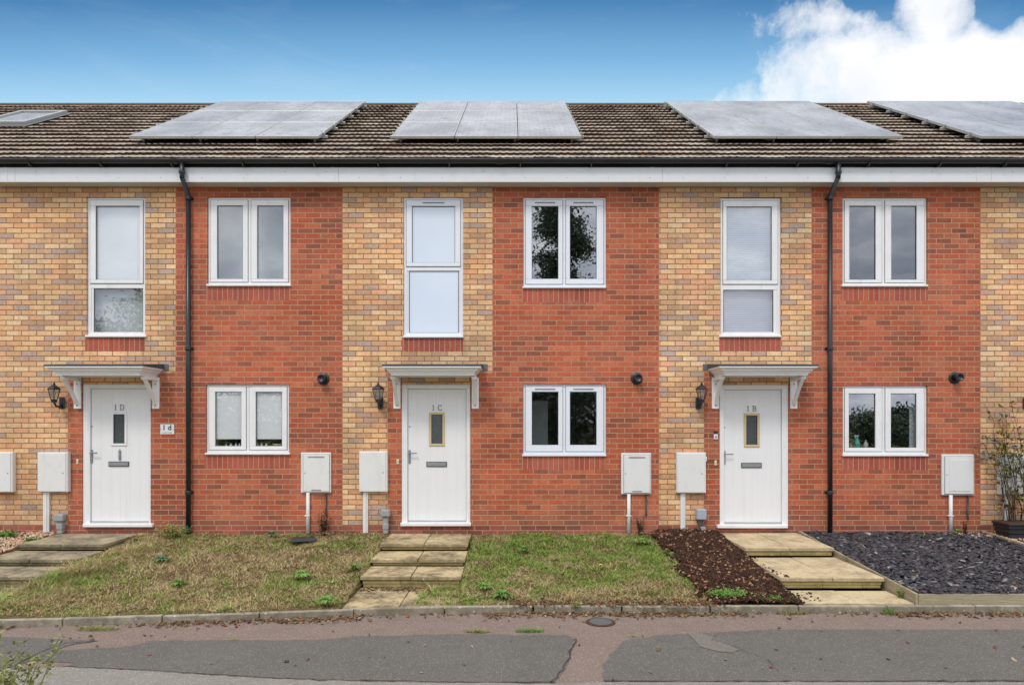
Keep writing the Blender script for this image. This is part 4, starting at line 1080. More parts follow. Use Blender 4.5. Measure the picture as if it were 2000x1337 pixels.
def interior(house, x0, x1):
    b = MB(); y0, y1 = OUT + .002, 4.2; zf, zm, zc = .45, H + 1.05, H + 3.42
    e = .02
    for (z0, z1) in ((zf, zm - .12), (zm + .1, zc)):
        b.quad((x0 + e, y0, z0), (x1 - e, y0, z0), (x1 - e, y1, z0), (x0 + e, y1, z0)); b.quad((x0 + e, y0, z1), (x0 + e, y1, z1), (x1 - e, y1, z1), (x1 - e, y0, z1))
        b.quad((x0 + e, y1, z0), (x1 - e, y1, z0), (x1 - e, y1, z1), (x0 + e, y1, z1)); b.quad((x0 + e, y0, z0), (x0 + e, y1, z0), (x0 + e, y1, z1), (x0 + e, y0, z1)); b.quad((x1 - e, y1, z0), (x1 - e, y0, z0), (x1 - e, y0, z1), (x1 - e, y1, z1))
    b.build('interior', 'plaster', house)
RC = .245  # soldier panel height
ZP = Z(1026)        # top of the red plinth
HS = [ # name, x0, split, x1
 ('D', X(52), X(343), X(669)), ('C', X(669), X(962), X(1287)), ('B', X(1287), X(1585), X(1915))]
LABH = {'E': 'yellow brick end of the house beyond 1D, with a roof window', 'D': 'terraced house with white door 1D and dark stone steps',
        'C': 'middle terraced house with white door 1C and new window frames', 'B': 'terraced house with white door 1B and bark mulch beside its steps',
        'A': 'yellow brick edge of the house right of 1B, behind the planter'}
fj = [X(p, .235) for p in (12, 650, 1274, 1910)]
spec = {
 'D': dict(tall=(171.7, 286, 386.3, 655, (188, 273.6, 402.5, 546.5), (183.6, 280, 563, 650), 166, 285.5),
           up=(406.8, 568.8, 386, 556, 488, ((424.8, 475, 402, 545), (503, 554, 402, 545)), 402.5, 568),
           low=(404, 566, 750.5, 883, 484.5, ((421, 472, 765, 871), (500, 551.5, 765, 871)), 400, 566),
           door=((164.5, 297, 750, 1023), (178.5, 292, 759, 1017.5)), dd=(-620.5, -0.5), ly=(52, 133), mf='upvc'),
 'C': dict(tall=(788.5, 905, 386.3, 656, (805, 889, 403, 513.5), (799, 896, 529, 650), 787, 905),
           up=(1021.8, 1183.5, 386.3, 560, 1102, ((1038.7, 1090.5, 403, 545), (1113, 1165, 403, 545)), 1020.5, 1184),
           low=(1021.3, 1183.5, 750, 886, 1102, ((1038.7, 1090.5, 764.8, 868.7), (1113, 1165, 764.8, 868.7)), 1020, 1184.5),
           door=((785, 919, 750.6, 1021), (797, 910.5, 759.5, 1016)), dd=(0, 0), ly=(669, 757), mf='upvc_new'),
 'B': dict(tall=(1406, 1524, 387, 655, (1419, 1506.8, 404, 548), (1412.5, 1510, 566, 651), 1405, 1526.5),
           up=(1643.6, 1809, 387, 557, 1724.5, ((1658, 1709.5, 402.5, 546.5), (1739.7, 1789.4, 402.5, 546.5)), 1644, 1813),
           low=(1644, 1809, 752.7, 886, 1725, ((1657, 1709, 768.5, 874), (1739, 1789, 768.5, 874)), 1646, 1814),
           door=((1404, 1538, 751.5, 1025), (1414, 1525.5, 761, 1019.5)), dd=(614.5, 2.0), ly=(1287, 1375), mf='upvc')}
HOUSE = {}
for (nm, x0, xs_, x1) in HS:
    sp_ = spec[nm]; hs = thing('terraced_house', ((x0 + x1) / 2, 0, .35), LABH[nm], 'house', 'terraced houses in the row'); HOUSE[nm] = hs
    mf = sp_['mf']
    g1, g2 = ('glass_cloud_paint', 'glass_cloud_paint') if nm == 'C' else ('glass', 'glass')  # C's tall panes carry the painted cloud reflection
    t = sp_['tall']; w1 = window_tall(hs, t[0], t[1], t[2], t[3], t[4], t[5], mf, g1 if nm != 'B' else 'glass_bright', g2, nm == 'C', t[6], t[7])
    u = sp_['up']; w2 = window_pair(hs, u[0], u[1], u[2], u[3], u[4], u[5], mf, 'glass_bright' if nm == 'C' else 'glass_mid', nm == 'C', u[6], u[7], 0)
    l = sp_['low']; w3 = window_pair(hs, l[0], l[1], l[2], l[3], l[4], l[5], mf, {'C': 'glass_dim', 'D': 'glass', 'B': 'glass_bright'}[nm], nm == 'C', l[6], l[7], 0)
    dr = door(hs, sp_['door'][0], sp_['door'][1], sp_['dd'], nm, 'upvc' if nm == 'D' else 'beige_trim', nm == 'D')
    holes = [(a, c, e, f_) for (_, a, c, e, f_) in (w1, w2, w3)] + [(dr[1], dr[2], dr[3] - .03, dr[4])]
    zsplit = Z(727.5); ly = (X(sp_['ly'][0]), X(sp_['ly'][1])); zdt = dr[4]
    redL = [(ly[1], dr[1], ZP, zsplit)]
    yel = [(x0, xs_, zsplit, ZE), (ly[0], ly[1], ZP, zsplit), (dr[1], dr[2], zdt, zsplit)]
    red = [(xs_, x1, ZP, ZE), (dr[2], x1, ZP, zsplit)]
    sold = []
    for (_, a, c, e, f_) in (w1, w2, w3):
        sold.append((a - .02, c + .0, e - .205, e))
    red_c = red; 
    wall_mesh([('soldier_course', 'brick_soldier', [q_]) for q_ in sold] + [('red_brick_wall', 'brick_red', redL), ('yellow_brick_wall', 'brick_yellow', yel), ('red_brick_wall', 'brick_red', red), ('brick_plinth', 'brick_plinth', [(x0, x1, ZB, ZP)])], holes, hs, None)
    roof(hs, x0, x1); eaves(hs, x0, x1, fj); interior(hs, x0, x1)
# the ends of the row
for nm, x0, x1 in (('E', -12.0, X(52)), ('A', X(1915), 12.0)):
    hs = thing('terraced_house', ((x0 + x1) / 2, 0, .35), LABH[nm], 'house', 'terraced houses in the row'); HOUSE[nm] = hs
    wall_mesh([('yellow_brick_wall', 'brick_yellow', [(x0, x1, ZP, ZE)]), ('brick_plinth', 'brick_plinth', [(x0, x1, ZB, ZP)])], [], hs, None)
    roof(hs, x0, x1); eaves(hs, x0, x1, fj)
    xe = x0 if nm == 'E' else x1; ry = rp(0, RIDGE_S)[1]; rz = rp(0, RIDGE_S)[2]
    b = MB(); b.v = [(xe, 0, ZB), (xe, 2 * ry, ZB), (xe, 2 * ry, ZE), (xe, ry, rz), (xe, 0, ZE)]; b.face((0, 1, 2, 3, 4)); b.build('gable_wall', 'brick_yellow', hs)
for nm, x0, x1 in [('E', -12.0, X(52))] + [(h[0], h[1], h[3]) for h in HS] + [('A', X(1915), 12.0)]:
    ry = rp(0, RIDGE_S)[1]
    MB().quad((x1, 2 * ry, ZB), (x0, 2 * ry, ZB), (x0, 2 * ry, ZE), (x1, 2 * ry, ZE)).build('rear_wall', 'brick_red', HOUSE[nm])
# window dressing inside
def blind(nm, px0, px1, py0, py1, m, y=.12, name='blind'):
    k = MB(); k.box(X(px0, -y), X(px1, -y), y, y + .004, Z(py1, -y), Z(py0, -y)); return k.build(name, m, HOUSE[nm])
blind('D', 186, 276, 399, 550, 'blind_white', .06); blind('D', 181, 283, 566, 652, 'blind_grey', .16, 'net_curtain')
blind('D', 410, 566, 392, 552, 'blind_grey', .5, 'curtain')
blind('D', 418, 476, 758, 857, 'blind_white', .06); blind('D', 497, 557, 758, 857, 'blind_white', .06)
pass
k = MB(); y = .105
zz = Z(395, -y)
while zz > Z(652, -y):
    k.box(X(1412, -y), X(1518, -y), y, y + .022, zz, zz + .0014, 0, None); k.box(X(1412, -y), X(1518, -y), y + .010, y + .012, zz - .012, zz + .010); zz -= .027
k.build('venetian_blind', 'slat', HOUSE['B'])
blind('B', 1776, 1792, 762, 880, 'blind_white', .2, 'curtain')
rd_ = MB(); y = .9; rd_.box(X(1030, -y), X(1070, -y), y, y + .04, Z(920, -y), Z(782, -y), .003); rd_.box(X(1036, -y), X(1063, -y), y - .012, y, Z(915, -y), Z(796, -y), .004); rd_.build('inner_door', 'room_door', HOUSE['C'])
# things standing on inner sills
def bottle(px, y, zbase, hgt, r, m, m2, label, group, spray=False):
    x_ = X(px, -y); bt = thing('bottle', (x_, y, zbase), label, 'bottle', group)
    MB().lathe([(r, 0), (r, hgt * .55), (r * .55, hgt * .7), (r * .3, hgt * .78), (r * .3, hgt * .86)], (x_, y, zbase), 12).build('body', m, bt)
    c = MB(); c.lathe([(r * .42, hgt * .86), (r * .42, hgt * .93), (r * .2, hgt)], (x_, y, zbase), 10)
    if spray: c.box(x_ - r * 1.2, x_ + r * .6, y - .012, y + .012, zbase + hgt * .9, zbase + hgt * 1.0, .004); c.box(x_ - r * .9, x_ - r * .55, y - .006, y + .006, zbase + hgt * .74, zbase + hgt * .9, .002)
    c.build('cap', m2, bt)
zi = Z(875, -.1) + .006
for hn, a, c in (('D', 405, 565), ('B', 1645, 1808)):
    MB().box(X(a, -.1), X(c, -.1), .096, .34, zi - .03, zi, .004).build('inner_sill', 'upvc', HOUSE[hn])
zi += .001
for i, (p, hh, w_) in enumerate([(424, .07, 'leftmost'), (442, .055, 'short second'), (451, .075, 'tall third'), (461, .075, 'tall fourth'), (468, .075, 'last left pane')]):
    bottle(p, .12, zi, hh, .018, 'clear_white', 'clear_white', w_ + ' small pale bottle on the sill of the 1D lower window', 'small bottles on the 1D sill')
for i, (p, hh, w_) in enumerate([(503, .07, 'first'), (511, .075, 'middle'), (520, .075, 'third')]):
    bottle(p, .12, zi, hh, .018, 'clear_white', 'clear_white', w_ + ' small pale bottle behind the right pane of the 1D lower window', 'small bottles on the 1D sill')
bx = thing('box', (X(541, -.13), .13, zi), 'brown box on the sill behind the right pane of 1D', 'box')
MB().box(X(533, -.12), X(549, -.12), .115, .15, zi, zi + .05, .003).build('carton', 'card_brown', bx); MB().box(X(532, -.12), X(550, -.12), .113, .152, zi + .0505, zi + .062, .002).build('lid', 'beige_trim', bx)
zi = Z(876, -.1) + .001
bottle(1674, .13, zi, .20, .036, 'teal', 'clear_white', 'teal spray bottle with white trigger on the 1B sill', 'bottles on the 1B sill', True)
bottle(1691, .13, zi, .13, .032, 'clear_white', 'clear_white', 'short white pump bottle on the 1B sill', 'bottles on the 1B sill')
bottle(1662, .13, zi, .07, .02, 'card_brown', 'beige_trim', 'small amber bottle left of the teal spray bottle', 'bottles on the 1B sill')

# ---- roof window on the house beyond 1D
rw = MB(); 
def rbox(b, x0, x1, s0, s1, n0, n1, ch=.004):
    T_ = Matrix(((1, 0, 0, 0), (0, CS, -SN, RE_Y), (0, SN, CS, RE_Z), (0, 0, 0, 1))); b.box(x0, x1, s0, s1, n0, n1, ch, T_); return b
x0, x1, s0, s1 = -9.5, -8.62, 2.75, 4.12
for a in ((x0, x1, s0, s0 + .07), (x0, x1, s1 - .09, s1), (x0, x0 + .06, s0 + .07, s1 - .09), (x1 - .06, x1, s0 + .07, s1 - .09)): rbox(rw, *a, .0, .11)
wv = rw.build('roof_window', 'aluminium', HOUSE['E'])
rbox(MB(), x0 + .06, x1 - .06, s0 + .07, s1 - .09, .06, .075, 0).build('pane', 'solar_glass', wv)
b = MB(); rbox(b, x0 - .1, x1 + .1, s0 - .16, s0 - .002, .05, .06); rbox(b, x0 - .1, x0 - .002, s0, s1, .05, .06); rbox(b, x1 + .002, x1 + .1, s0, s1, .05, .06); b.build('flashing', 'lead', wv)

# ---- solar arrays
def array(x0, label):
    root = thing('solar_array', rp(x0 + 1.47, 3.0, .13), label, 'solar panels', 'solar arrays on the roof')
    ws, gap = .973, .012; s0 = 1.02; ls = 1.335
    proto = None
    for r_ in range(3):
        for c in range(3):
            a = x0 + c * (ws + gap); s_ = s0 + r_ * (ls + gap)
            if proto is None:
                f = MB(); nb, nt = .115, .155
                rbox(f, a, a + ws, s_, s_ + .012, nb, nt, .002); rbox(f, a, a + ws, s_ + ls - .012, s_ + ls, nb, nt, .002); rbox(f, a, a + .012, s_ + .012, s_ + ls - .012, nb, nt, .002); rbox(f, a + ws - .012, a + ws, s_ + .012, s_ + ls - .012, nb, nt, .002)
                pf = f.build('solar_panel', 'aluminium', root)
                bk = rbox(MB(), a + .013, a + ws - .013, s_ + .013, s_ + ls - .013, nb + .012, nt - .0125, 0).build('panel_back', 'felt', pf)  # backsheet coloured black to deepen the shaded gap below
                gl = rbox(MB(), a + .012, a + ws - .012, s_ + .012, s_ + ls - .012, nt - .012, nt - .003, 0).build('panel_glass', 'solar_glass', pf)
                proto = (pf, gl, a, s_, bk)
            else:
                q = proto[0].copy(); COL.objects.link(q); ds = s_ - proto[3]
                q.location = Vector(proto[0].location) + Vector((a - proto[2], ds * CS, ds * SN)); q.parent = root
                g_ = proto[1].copy(); COL.objects.link(g_); g_.parent = q; h_ = proto[4].copy(); COL.objects.link(h_); h_.parent = q
    for r_ in range(3):
        for t in (.22, .78):
            s_ = s0 + r_ * (ls + gap) + ls * t
            rl = MB(); rbox(rl, x0 - .07, x0 + 3 * ws + 2 * gap + .07, s_ - .02, s_ + .02, .075, .114, .003); rl.build('rail', 'aluminium', root)
            cl2 = MB()
            for e in (x0 - .03, x0 + 3 * ws + 2 * gap + .005): rbox(cl2, e, e + .028, s_ - .022, s_ + .022, .115, .165, .003)
            cl2.build('end_clamp', 'aluminium', root)
    hk = MB()
    for r_ in range(3):
        for c in range(4): s_ = s0 + r_ * (ls + gap) + ls * .22; rbox(hk, x0 + .1 + c * .9, x0 + .13 + c * .9, s_ - .1, s_ + .02, .03, .074, .003)
    hk.build('roof_hook', 'steel', root)
array(-5.945, 'solar array above house 1D, leftmost of the four'); array(-1.87, 'solar array above the middle house 1C')
array(3.13, 'solar array above house 1B'); array(7.28, 'solar array cut off at the right edge of the roof')

# ---- downpipes
def downpipe(pxw, pxg, label, lean):
    xw = X(pxw); xg = X(pxg, .297); r = .034; root = thing('downpipe', (xw, -.06, .35), label, 'downpipe', 'downpipes from the gutter')
    yg = FY - .062; yw = -.052; zt1 = Z(322, .29)
    b = MB(); b.tube([(xg, yg, zt1 + .03), (xg, yg, zt1 - .14), (xg + (xw - xg) * .15, yg + .01, zt1 - .19)], r, 14); b.build('outlet', 'black_plastic', root)
    z2 = Z(385); b = MB(); b.tube([(xg + (xw - xg) * .1, yg + .005, zt1 - .18), (xw, yw, z2 - .0), (xw, yw, z2 - .04)], r * .98, 14); b.build('swan_neck', 'black_plastic', root)
    b = MB(); b.tube([(xw, yw, z2 - .04), (xw, yw, .34)], r, 16); b.build('pipe', 'black_plastic', root)
    for zz in (z2 - .06, Z(685), Z(965)):
        c = MB(); c.lathe([(.042, 0), (.044, .01), (.044, .05), (.042, .06)], (xw, yw, zz), 16); s_ = 1 if lean > 0 else -1
        c.box(xw - .06, xw + .06, -.012, 0, zz + .012, zz + .05, .004); c.box(xw - .02, xw + .02, yw, -.012, zz + .015, zz + .045); c.build('pipe_clip', 'black_plastic', root)
    c = MB(); c.lathe([(.042, 0), (.044, .01), (.044, .035), (.042, .045)], (xg, yg, zt1 - .13), 16); c.build('collar', 'black_plastic', root)
downpipe(371, 355.5, 'black downpipe right of door 1D with an angled neck', 1); downpipe(1618, 1637.5, 'black downpipe right of door 1B running into the slate', -1)

# ---- canopies
def canopy(cpx, label):
    xc = X(cpx); hw, g = .686, .57; root = thing('door_canopy', (xc, 0, Z(736)), label, 'canopy', 'flat canopies over the front doors')
    zt_, zb_ = Z(714.5, g), Z(731.5, g); hh = zt_ - zb_
    prof = [(-.095, 0), (-.095, .026), (-.080, .030), (-.078, .046), (-.050, .060), (-.050, .078), (-.034, .083), (-.026, .094), (-.004, .100), (0, .101), (0, hh)]
    b = MB(); n = 4
    for (o, h_) in prof:
        b.v += [(xc - hw - o, -.001, zb_ + h_), (xc - hw - o, -g - o, zb_ + h_), (xc + hw + o, -g - o, zb_ + h_), (xc + hw + o, -.001, zb_ + h_)]
    for i in range(len(prof) - 1):
        for k in range(3): a = i * 4 + k; b.face((a, a + 1, a + 5, a + 4))
    b.face((0, 3, 2, 1)); b.face([(len(prof) - 1) * 4 + k for k in range(4)]); b.build('cornice', 'painted_timber', root)
    r_ = MB(); z0 = zb_ + hh + .001; o = .008
    k = 0; r_.v = [(xc - hw - o, -.001, z0), (xc - hw - o, -g - o, z0), (xc + hw + o, -g - o, z0), (xc + hw + o, -.001, z0), (xc - hw - o, -.001, z0 + .075), (xc - hw - o, -g - o, z0 + .022), (xc + hw + o, -g - o, z0 + .022), (xc + hw + o, -.001, z0 + .075)]
    for f_ in ((0, 3, 2, 1), (4, 5, 6, 7), (0, 1, 5, 4), (1, 2, 6, 5), (2, 3, 7, 6), (3, 0, 4, 7)): r_.face(f_)
    r_.build('roof_felt', 'felt', root)
    l = MB(); l.box(xc - hw - .075, xc + hw + .075, -.012, 0, Z(723), Z(710.5), .003); l.build('lead_flashing', 'lead', root)
    for s_ in (-1, 1):
        xb = xc + s_ * .578; br = MB()
        br.box(xb - .052, xb + .052, -.028, -.001, Z(798), zb_ - .001, .005)
        br.box(xb - .036, xb + .036, -.36, -.029, zb_ - .05, zb_ - .002, .005)
        P_ = [(xb, -.029 - .0, Z(789)), (xb, -.06, Z(783)), (xb, -.12, Z(772)), (xb, -.19, Z(761)), (xb, -.26, Z(751)), (xb, -.335, zb_ - .035)]
        br.sweep(P_, .042, .04); bo = br.build('bracket', 'painted_timber', root)
        sc2 = MB()
        for zz in (Z(792), Z(750)): sc2.lathe([(.011, .028), (.011, .031), (.004, .031)], (xb, 0, zz), 10, 'y')
        sc2.build('screw', 'steel_grey', bo)
canopy(229, 'white moulded door canopy over door 1D'); canopy(852, 'white moulded door canopy over door 1C'); canopy(1473, 'white moulded door canopy over door 1B')

# ---- lanterns
def lantern(px, label, dxh=0.0):
    x_ = X(px); zc = Z(787); root = thing('wall_lantern', (x_, 0, zc), label, 'lantern', 'black lanterns beside the doors')
    b = MB(); b.box(x_ - .042, x_ + .042, -.03, 0, zc - .085, zc + .085, .012); b.build('backplate', 'black_plastic', root)
    xh, yh = x_ + dxh, -.19; zb_ = Z(784.5, .19)
    b = MB(); b.tube([(x_, -.02, zc - .02), (x_, -.08, zc - .055), (xh, -.15, zc - .045), (xh, yh, zb_ - .005)], [.014, .013, .013, .016], 10); b.build('arm', 'black_plastic', root)
    MB().box(x_ - .02, x_ + .02, -.065, -.0305, zc - .08, zc - .045, .006).build('sensor', 'black_plastic', root)
    b = MB(); b.lathe([(.012, -.012), (.04, .0), (.046, .02), (.05, .035)], (xh, yh, zb_), 6, smooth=False); b.lathe([(.092, .178), (.096, .186), (.07, .215), (.042, .236), (.02, .246), (.016, .258)], (xh, yh, zb_), 6, smooth=False)
    b.lathe([(.014, .258), (.018, .266), (.008, .28), (.002, .296)], (xh, yh, zb_), 8)
    for k in range(6):
        an = 2 * math.pi * k / 6; c_, s_ = math.cos(an), math.sin(an)
        b.tube([(xh + .046 * c_, yh + .046 * s_, zb_ + .034), (xh + .082 * c_, yh + .082 * s_, zb_ + .18)], .0045, 5)
    b.build('lantern_head', 'black_plastic', root)
    b = MB(); b.lathe([(.043, .036), (.077, .177)], (xh, yh, zb_), 6, smooth=False); b.build('lantern_glass', 'lantern_glass', root)
    MB().lathe([(.012, .035), (.013, .09), (.022, .10), (.024, .13), (.012, .155)], (xh, yh, zb_), 10).build('bulb', 'clear_white', root)
lantern(122.5, 'dark lantern on the yellow brick left of door 1D'); lantern(743.5, 'black lantern on the yellow brick left of door 1C')
lantern(1363.5, 'black lantern on the yellow brick left of door 1B'); lantern(2002, 'black lantern at the right edge of the photo above the shrub')

# ---- round vents
for px, py, lab in ((632, 739.5, 'round black flue outlet high on the red wall of 1D'), (1243.5, 739, 'round black flue outlet high on the red wall of 1C'), (1864, 737.5, 'round black flue outlet high on the red wall of 1B')):
    v = thing('flue_outlet', (X(px), 0, Z(py)), lab, 'flue', 'round flue outlets')
    MB().lathe([(.088, 0), (.09, .006), (.084, .014), (.06, .018)], (X(px), 0, Z(py)), 24, 'y').build('collar', 'black_plastic', v)
    MB().lathe([(.052, .018), (.052, .10), (.058, .105), (.058, .14), (.048, .142), (.04, .12), (.002, .118)], (X(px), 0, Z(py)), 20, 'y').build('terminal', 'black_plastic', v)

# ---- meter boxes
def ebox(px0, px1, py0, py1, label, conduit, lock=True, hinge=False, cz=1039):
    d = .09; root = thing('electric_meter_box', (X((px0 + px1) / 2), 0, Z(py1)), label, 'meter box', 'white electricity meter boxes')
    xa, xb, za, zb_ = X(px0, d * .6), X(px1, d * .6), Z(py1, d * .6), Z(py0, d * .6)
    MB().box(xa, xb, -d + .012, 0, za, zb_, .006).build('case', 'meter_white', root)
    dm = MB(); dm.box(xa + .01, xb - .022, -d, -d + .0125, za + .008, zb_ - .014, .005); dr_ = dm.build('door', 'meter_white', root)
    MB().lathe([(.009, 0), (.009, .004), (.004, .005)], (xb - .06, -d, za + (zb_ - za) * .48), 10, 'y').build('lock', 'steel_grey', dr_)
    if hinge: MB().box(xb - .004, xb + .016, -d + .02, -d + .045, zb_ - .13, zb_ - .06, .004).build('hinge', 'meter_white', root)
    if conduit:
        c = MB(); c.box(X(conduit[0]), X(conduit[0] + (conduit[1] - conduit[0]) * .66), -.045, 0, .345, za, .004); c.box(X(conduit[0] + (conduit[1] - conduit[0]) * .66) + .001, X(conduit[1]), -.036, 0, .345, za, .003)
        c.build('conduit', 'meter_white', root)
def gbox(px0, px1, py0, py1, label, pipe, drain, inner=False):
    d = .05; root = thing('gas_meter_box', (X((px0 + px1) / 2), 0, Z(py1)), label, 'meter box', 'white gas meter boxes')
    xa, xb, za, zb_ = X(px0), X(px1), Z(py1), Z(py0)
    MB().box(xa, xb, -d + .012, 0, za, zb_, .008).build('case', 'meter_white', root)
    dm = MB(); m_ = .038
    dm.box(xa + m_, xb - .02, -d, -d + .0122, za + .02, zb_ - .03, .005); 
    if inner: dm.box(xa + m_ + .06, xb - .07, -d - .006, -d - .0004, za + .06, zb_ - .075, .004)
    dr_ = dm.build('door', 'meter_white', root)
    g = MB(); frame_rect(g, xa + m_ - .004, xb - .016, za + .016, zb_ - .026, .004, -d + .008, -d + .0121, 0); g.build('gap', 'gap_seal', dr_)
    l = MB()
    for k in range(2): l.box(xa + .11, xb - .09, -d - .0032, -d - .0005, zb_ - .062 - k * .012, zb_ - .057 - k * .012, 0)
    for k in range(2): l.box(xa + .16, xb - .14, -d - .0032, -d - .0005, za + .045 - k * .009, za + .049 - k * .009, 0)
    if not inner: l.build('louvre', 'gap_seal', dr_)
    MB().lathe([(.008, 0), (.008, .004), (.004, .005)], (xa + m_ + .025, -d, za + (zb_ - za) * .5), 10, 'y').build('lock', 'steel_grey', dr_)
    xp = X((pipe[0] + pipe[1]) / 2); rr = .026
    p = MB(); p.tube([(xp, -.03, za), (xp, -.03, .34)], rr, 12); p.build('pipe', 'meter_white', root)
    c = MB(); c.box(xp - .042, xp + .03, -.062, 0, Z(1007), Z(1007) + .016, .003); c.build('pipe_clip', 'meter_white', root)
    xd = X(drain[0]); q = MB(); q.tube([(xd, -.022, za), (xd, -.022, Z(drain[1]) + .02), (xd, -.035, Z(drain[1]))], .013, 10); q.build('drain_pipe', 'black_plastic', root)
ebox(75.4, 134, 882.6, 960, 'white electricity meter box left of door 1D', (87.7, 98.5)); ebox(702, 757, 880.6, 960, 'white electricity meter box left of door 1C', (710, 719.5))
ebox(1321, 1378, 883, 962, 'scuffed white electricity meter box left of door 1B', (1328, 1337.5), hinge=True); ebox(-32, 26.5, 882, 960.5, 'white meter box cut off at the left edge', (-18, -8))
ebox(1951.5, 2010, 886, 965, 'white electricity meter box behind the climbing shrub', (1958.5, 1968))
gbox(589, 647.5, 883, 961.5, 'white gas meter box right of the 1D lower window', (598.7, 606.8), (637.5, 1005)); gbox(1212.6, 1271, 884, 964, 'white gas meter box right of the 1C lower window', (1224, 1231), (1261.5, 1006))
gbox(1837, 1900, 886.6, 966, 'white gas meter box with a raised panel right of the 1B window', (1850.6, 1858), (1888.5, 1012), True)
# ---- junction boxes
def jbox(px, py0, py1, wpx, label, m, taper=True):
    x_ = X(px); root = thing('junction_box', (x_, 0, Z(py1)), label, 'junction box', 'grey service boxes by the doors'); hw = wpx / 2 / 132
    MB().box(x_ - hw, x_ + hw, -.11, 0, Z(py1), Z(py0), .014).build('cap', m, root)
    b = MB()
    if taper:
        b.box(x_ - hw * .52, x_ + hw * .52, -.075, 0, .34, Z(py1) - .001, .008); b.box(x_ - hw * .64, x_ + hw * .64, -.085, 0, .40, .49, .01); b.build('duct', m, root)
    else:
        b.tube([(x_ + .03, -.03, Z(py1)), (x_ + .03, -.03, Z(1030)), (x_ + .03, -.04, .38)], .008, 6); b.tube([(x_ - .04, -.03, Z(py1)), (x_ - .05, -.04, Z(py1) - .05), (x_ - .02, -.04, Z(py1) - .07), (x_ - .0, -.03, Z(py1) - .01)], .005, 6); b.build('cable', 'gap_seal', root)
        MB().box(x_, x_ + .07, -.07, 0, .36, .44, .008).build('gland', 'grey_plastic', root)
jbox(122, 1002, 1016, 19, 'grey duct cap and pipe at the foot of the wall left of door 1D', 'grey_plastic'); jbox(754.5, 993.5, 1007, 18, 'grey duct cap and pipe at the foot of the wall left of door 1C', 'grey_plastic')
jbox(1367, 992, 1013, 19, 'square blue grey junction box with loose cable left of door 1B', 'blue_grey_plastic', False)
# ---- door bells
for px, py, lab in ((151.5, 901, 'small ivory bell push left of door 1D'), (777, 901, 'small ivory bell push left of door 1C'), (1397.5, 903.5, 'small ivory bell push left of door 1B')):
    d_ = thing('door_bell', (X(px), 0, Z(py)), lab, 'door bell', 'bell pushes'); MB().box(X(px) - .017, X(px) + .017, -.012, 0, Z(py) - .036, Z(py) + .036, .004).build('body', 'ivory', d_)
    MB().lathe([(.008, .012), (.008, .016), (.006, .017)], (X(px), 0, Z(py)), 10, 'y').build('button', 'card_brown', d_)
d_ = thing('video_door_bell', (X(1397.5), 0, Z(850)), 'white and black camera bell left of door 1B above the meter box', 'door bell')
MB().box(X(1397.5) - .03, X(1397.5) + .03, -.022, 0, Z(857.5), Z(847), .005).build('body', 'clear_white', d_); MB().box(X(1397.5) - .03, X(1397.5) + .03, -.024, 0, Z(846.9), Z(841), .005).build('camera_head', 'black_plastic', d_)
MB().lathe([(.014, .022), (.014, .026), (.010, .027)], (X(1397.5), 0, Z(852.5)), 14, 'y').build('button', 'steel_grey', d_)
# ---- house sign
sg = thing('house_sign', (X(327), 0, Z(838)), 'small white number plaque reading 1d beside door 1D', 'sign')
MB().box(X(313.5), X(340.5), -.008, 0, Z(847.5), Z(828), .003).build('plaque', 'sign_white', sg)
def text(s_, size, cx, zz, parent, name, m, y=-.0085, bold=0.0):
    cu = bpy.data.curves.new(name, 'FONT'); cu.body = s_; cu.size = size; cu.extrude = .001; cu.offset = bold; cu.align_x = 'CENTER'; cu.align_y = 'CENTER'
    tmp = bpy.data.objects.new(name, cu); COL.objects.link(tmp); dg = bpy.context.evaluated_depsgraph_get(); me = bpy.data.meshes.new_from_object(tmp.evaluated_get(dg)); bpy.data.objects.remove(tmp)
    me.transform(Matrix.Translation(Vector((cx, y, zz)) - wloc(parent)) @ Matrix.Rotation(R(90), 4, 'X')); me.materials.clear(); me.materials.append(M[m])
    o = bpy.data.objects.new(name, me); COL.objects.link(o); o.parent = parent; return o
text('1 d', .108, X(326.5), Z(835), sg, 'number', 'sign_black', bold=.003); text('London Road', .026, X(327), Z(844.2), sg, 'street_name', 'sign_black')
sc3 = MB()
for p in (315.5, 339): sc3.lathe([(.007, .008), (.007, .011), (.003, .012)], (X(p), 0, Z(838)), 8, 'y')
sc3.build('screw', 'steel', sg)

# ================================================================== BEHIND THE VIEWER (seen in the window reflections)
def tree(name, x_, y_, h_, r_, n, size, m, label, shape, trunk_h=.25):
    root = thing(name, (x_, y_, 0), label, 'tree', 'trees across the road'); t = MB()
    t.tube([(x_, y_, -.05), (x_ + .1, y_, h_ * .5), (x_, y_, h_ * .9)], [r_ * .07 + .08, r_ * .05 + .05, .03], 8)
    cs = []; nb = 46
    for k in range(nb):
        f = trunk_h + (1 - trunk_h) * (k + random.random()) / nb; an = random.uniform(0, 6.283)
        rr = r_ * ((1 - (f - trunk_h) / (1 - trunk_h)) ** .75 if shape == 'cone' else math.sin(math.pi * min(1, .15 + .85 * (f - trunk_h) / (1 - trunk_h))) ** .6) * random.uniform(.65, 1.1)
        b0 = Vector((x_, y_, h_ * f)); b1 = b0 + Vector((math.cos(an) * rr, math.sin(an) * rr, (-.12 if shape == 'cone' else .35) * rr))
        t.tube([b0, b0.lerp(b1, .5) + Vector((0, 0, .1 * rr)), b1], [.05, .035, .012], 5, False)
        for _ in range(n // nb):
            q = b0.lerp(b1, random.random() ** .6) + Vector((random.gauss(0, .12 * r_), random.gauss(0, .12 * r_), random.gauss(0, .08 * r_))); cs.append(q)
    t.build('trunk', 'bark', root); fastmesh('crown', leafquads(cs, size, .5), 4, m, root)
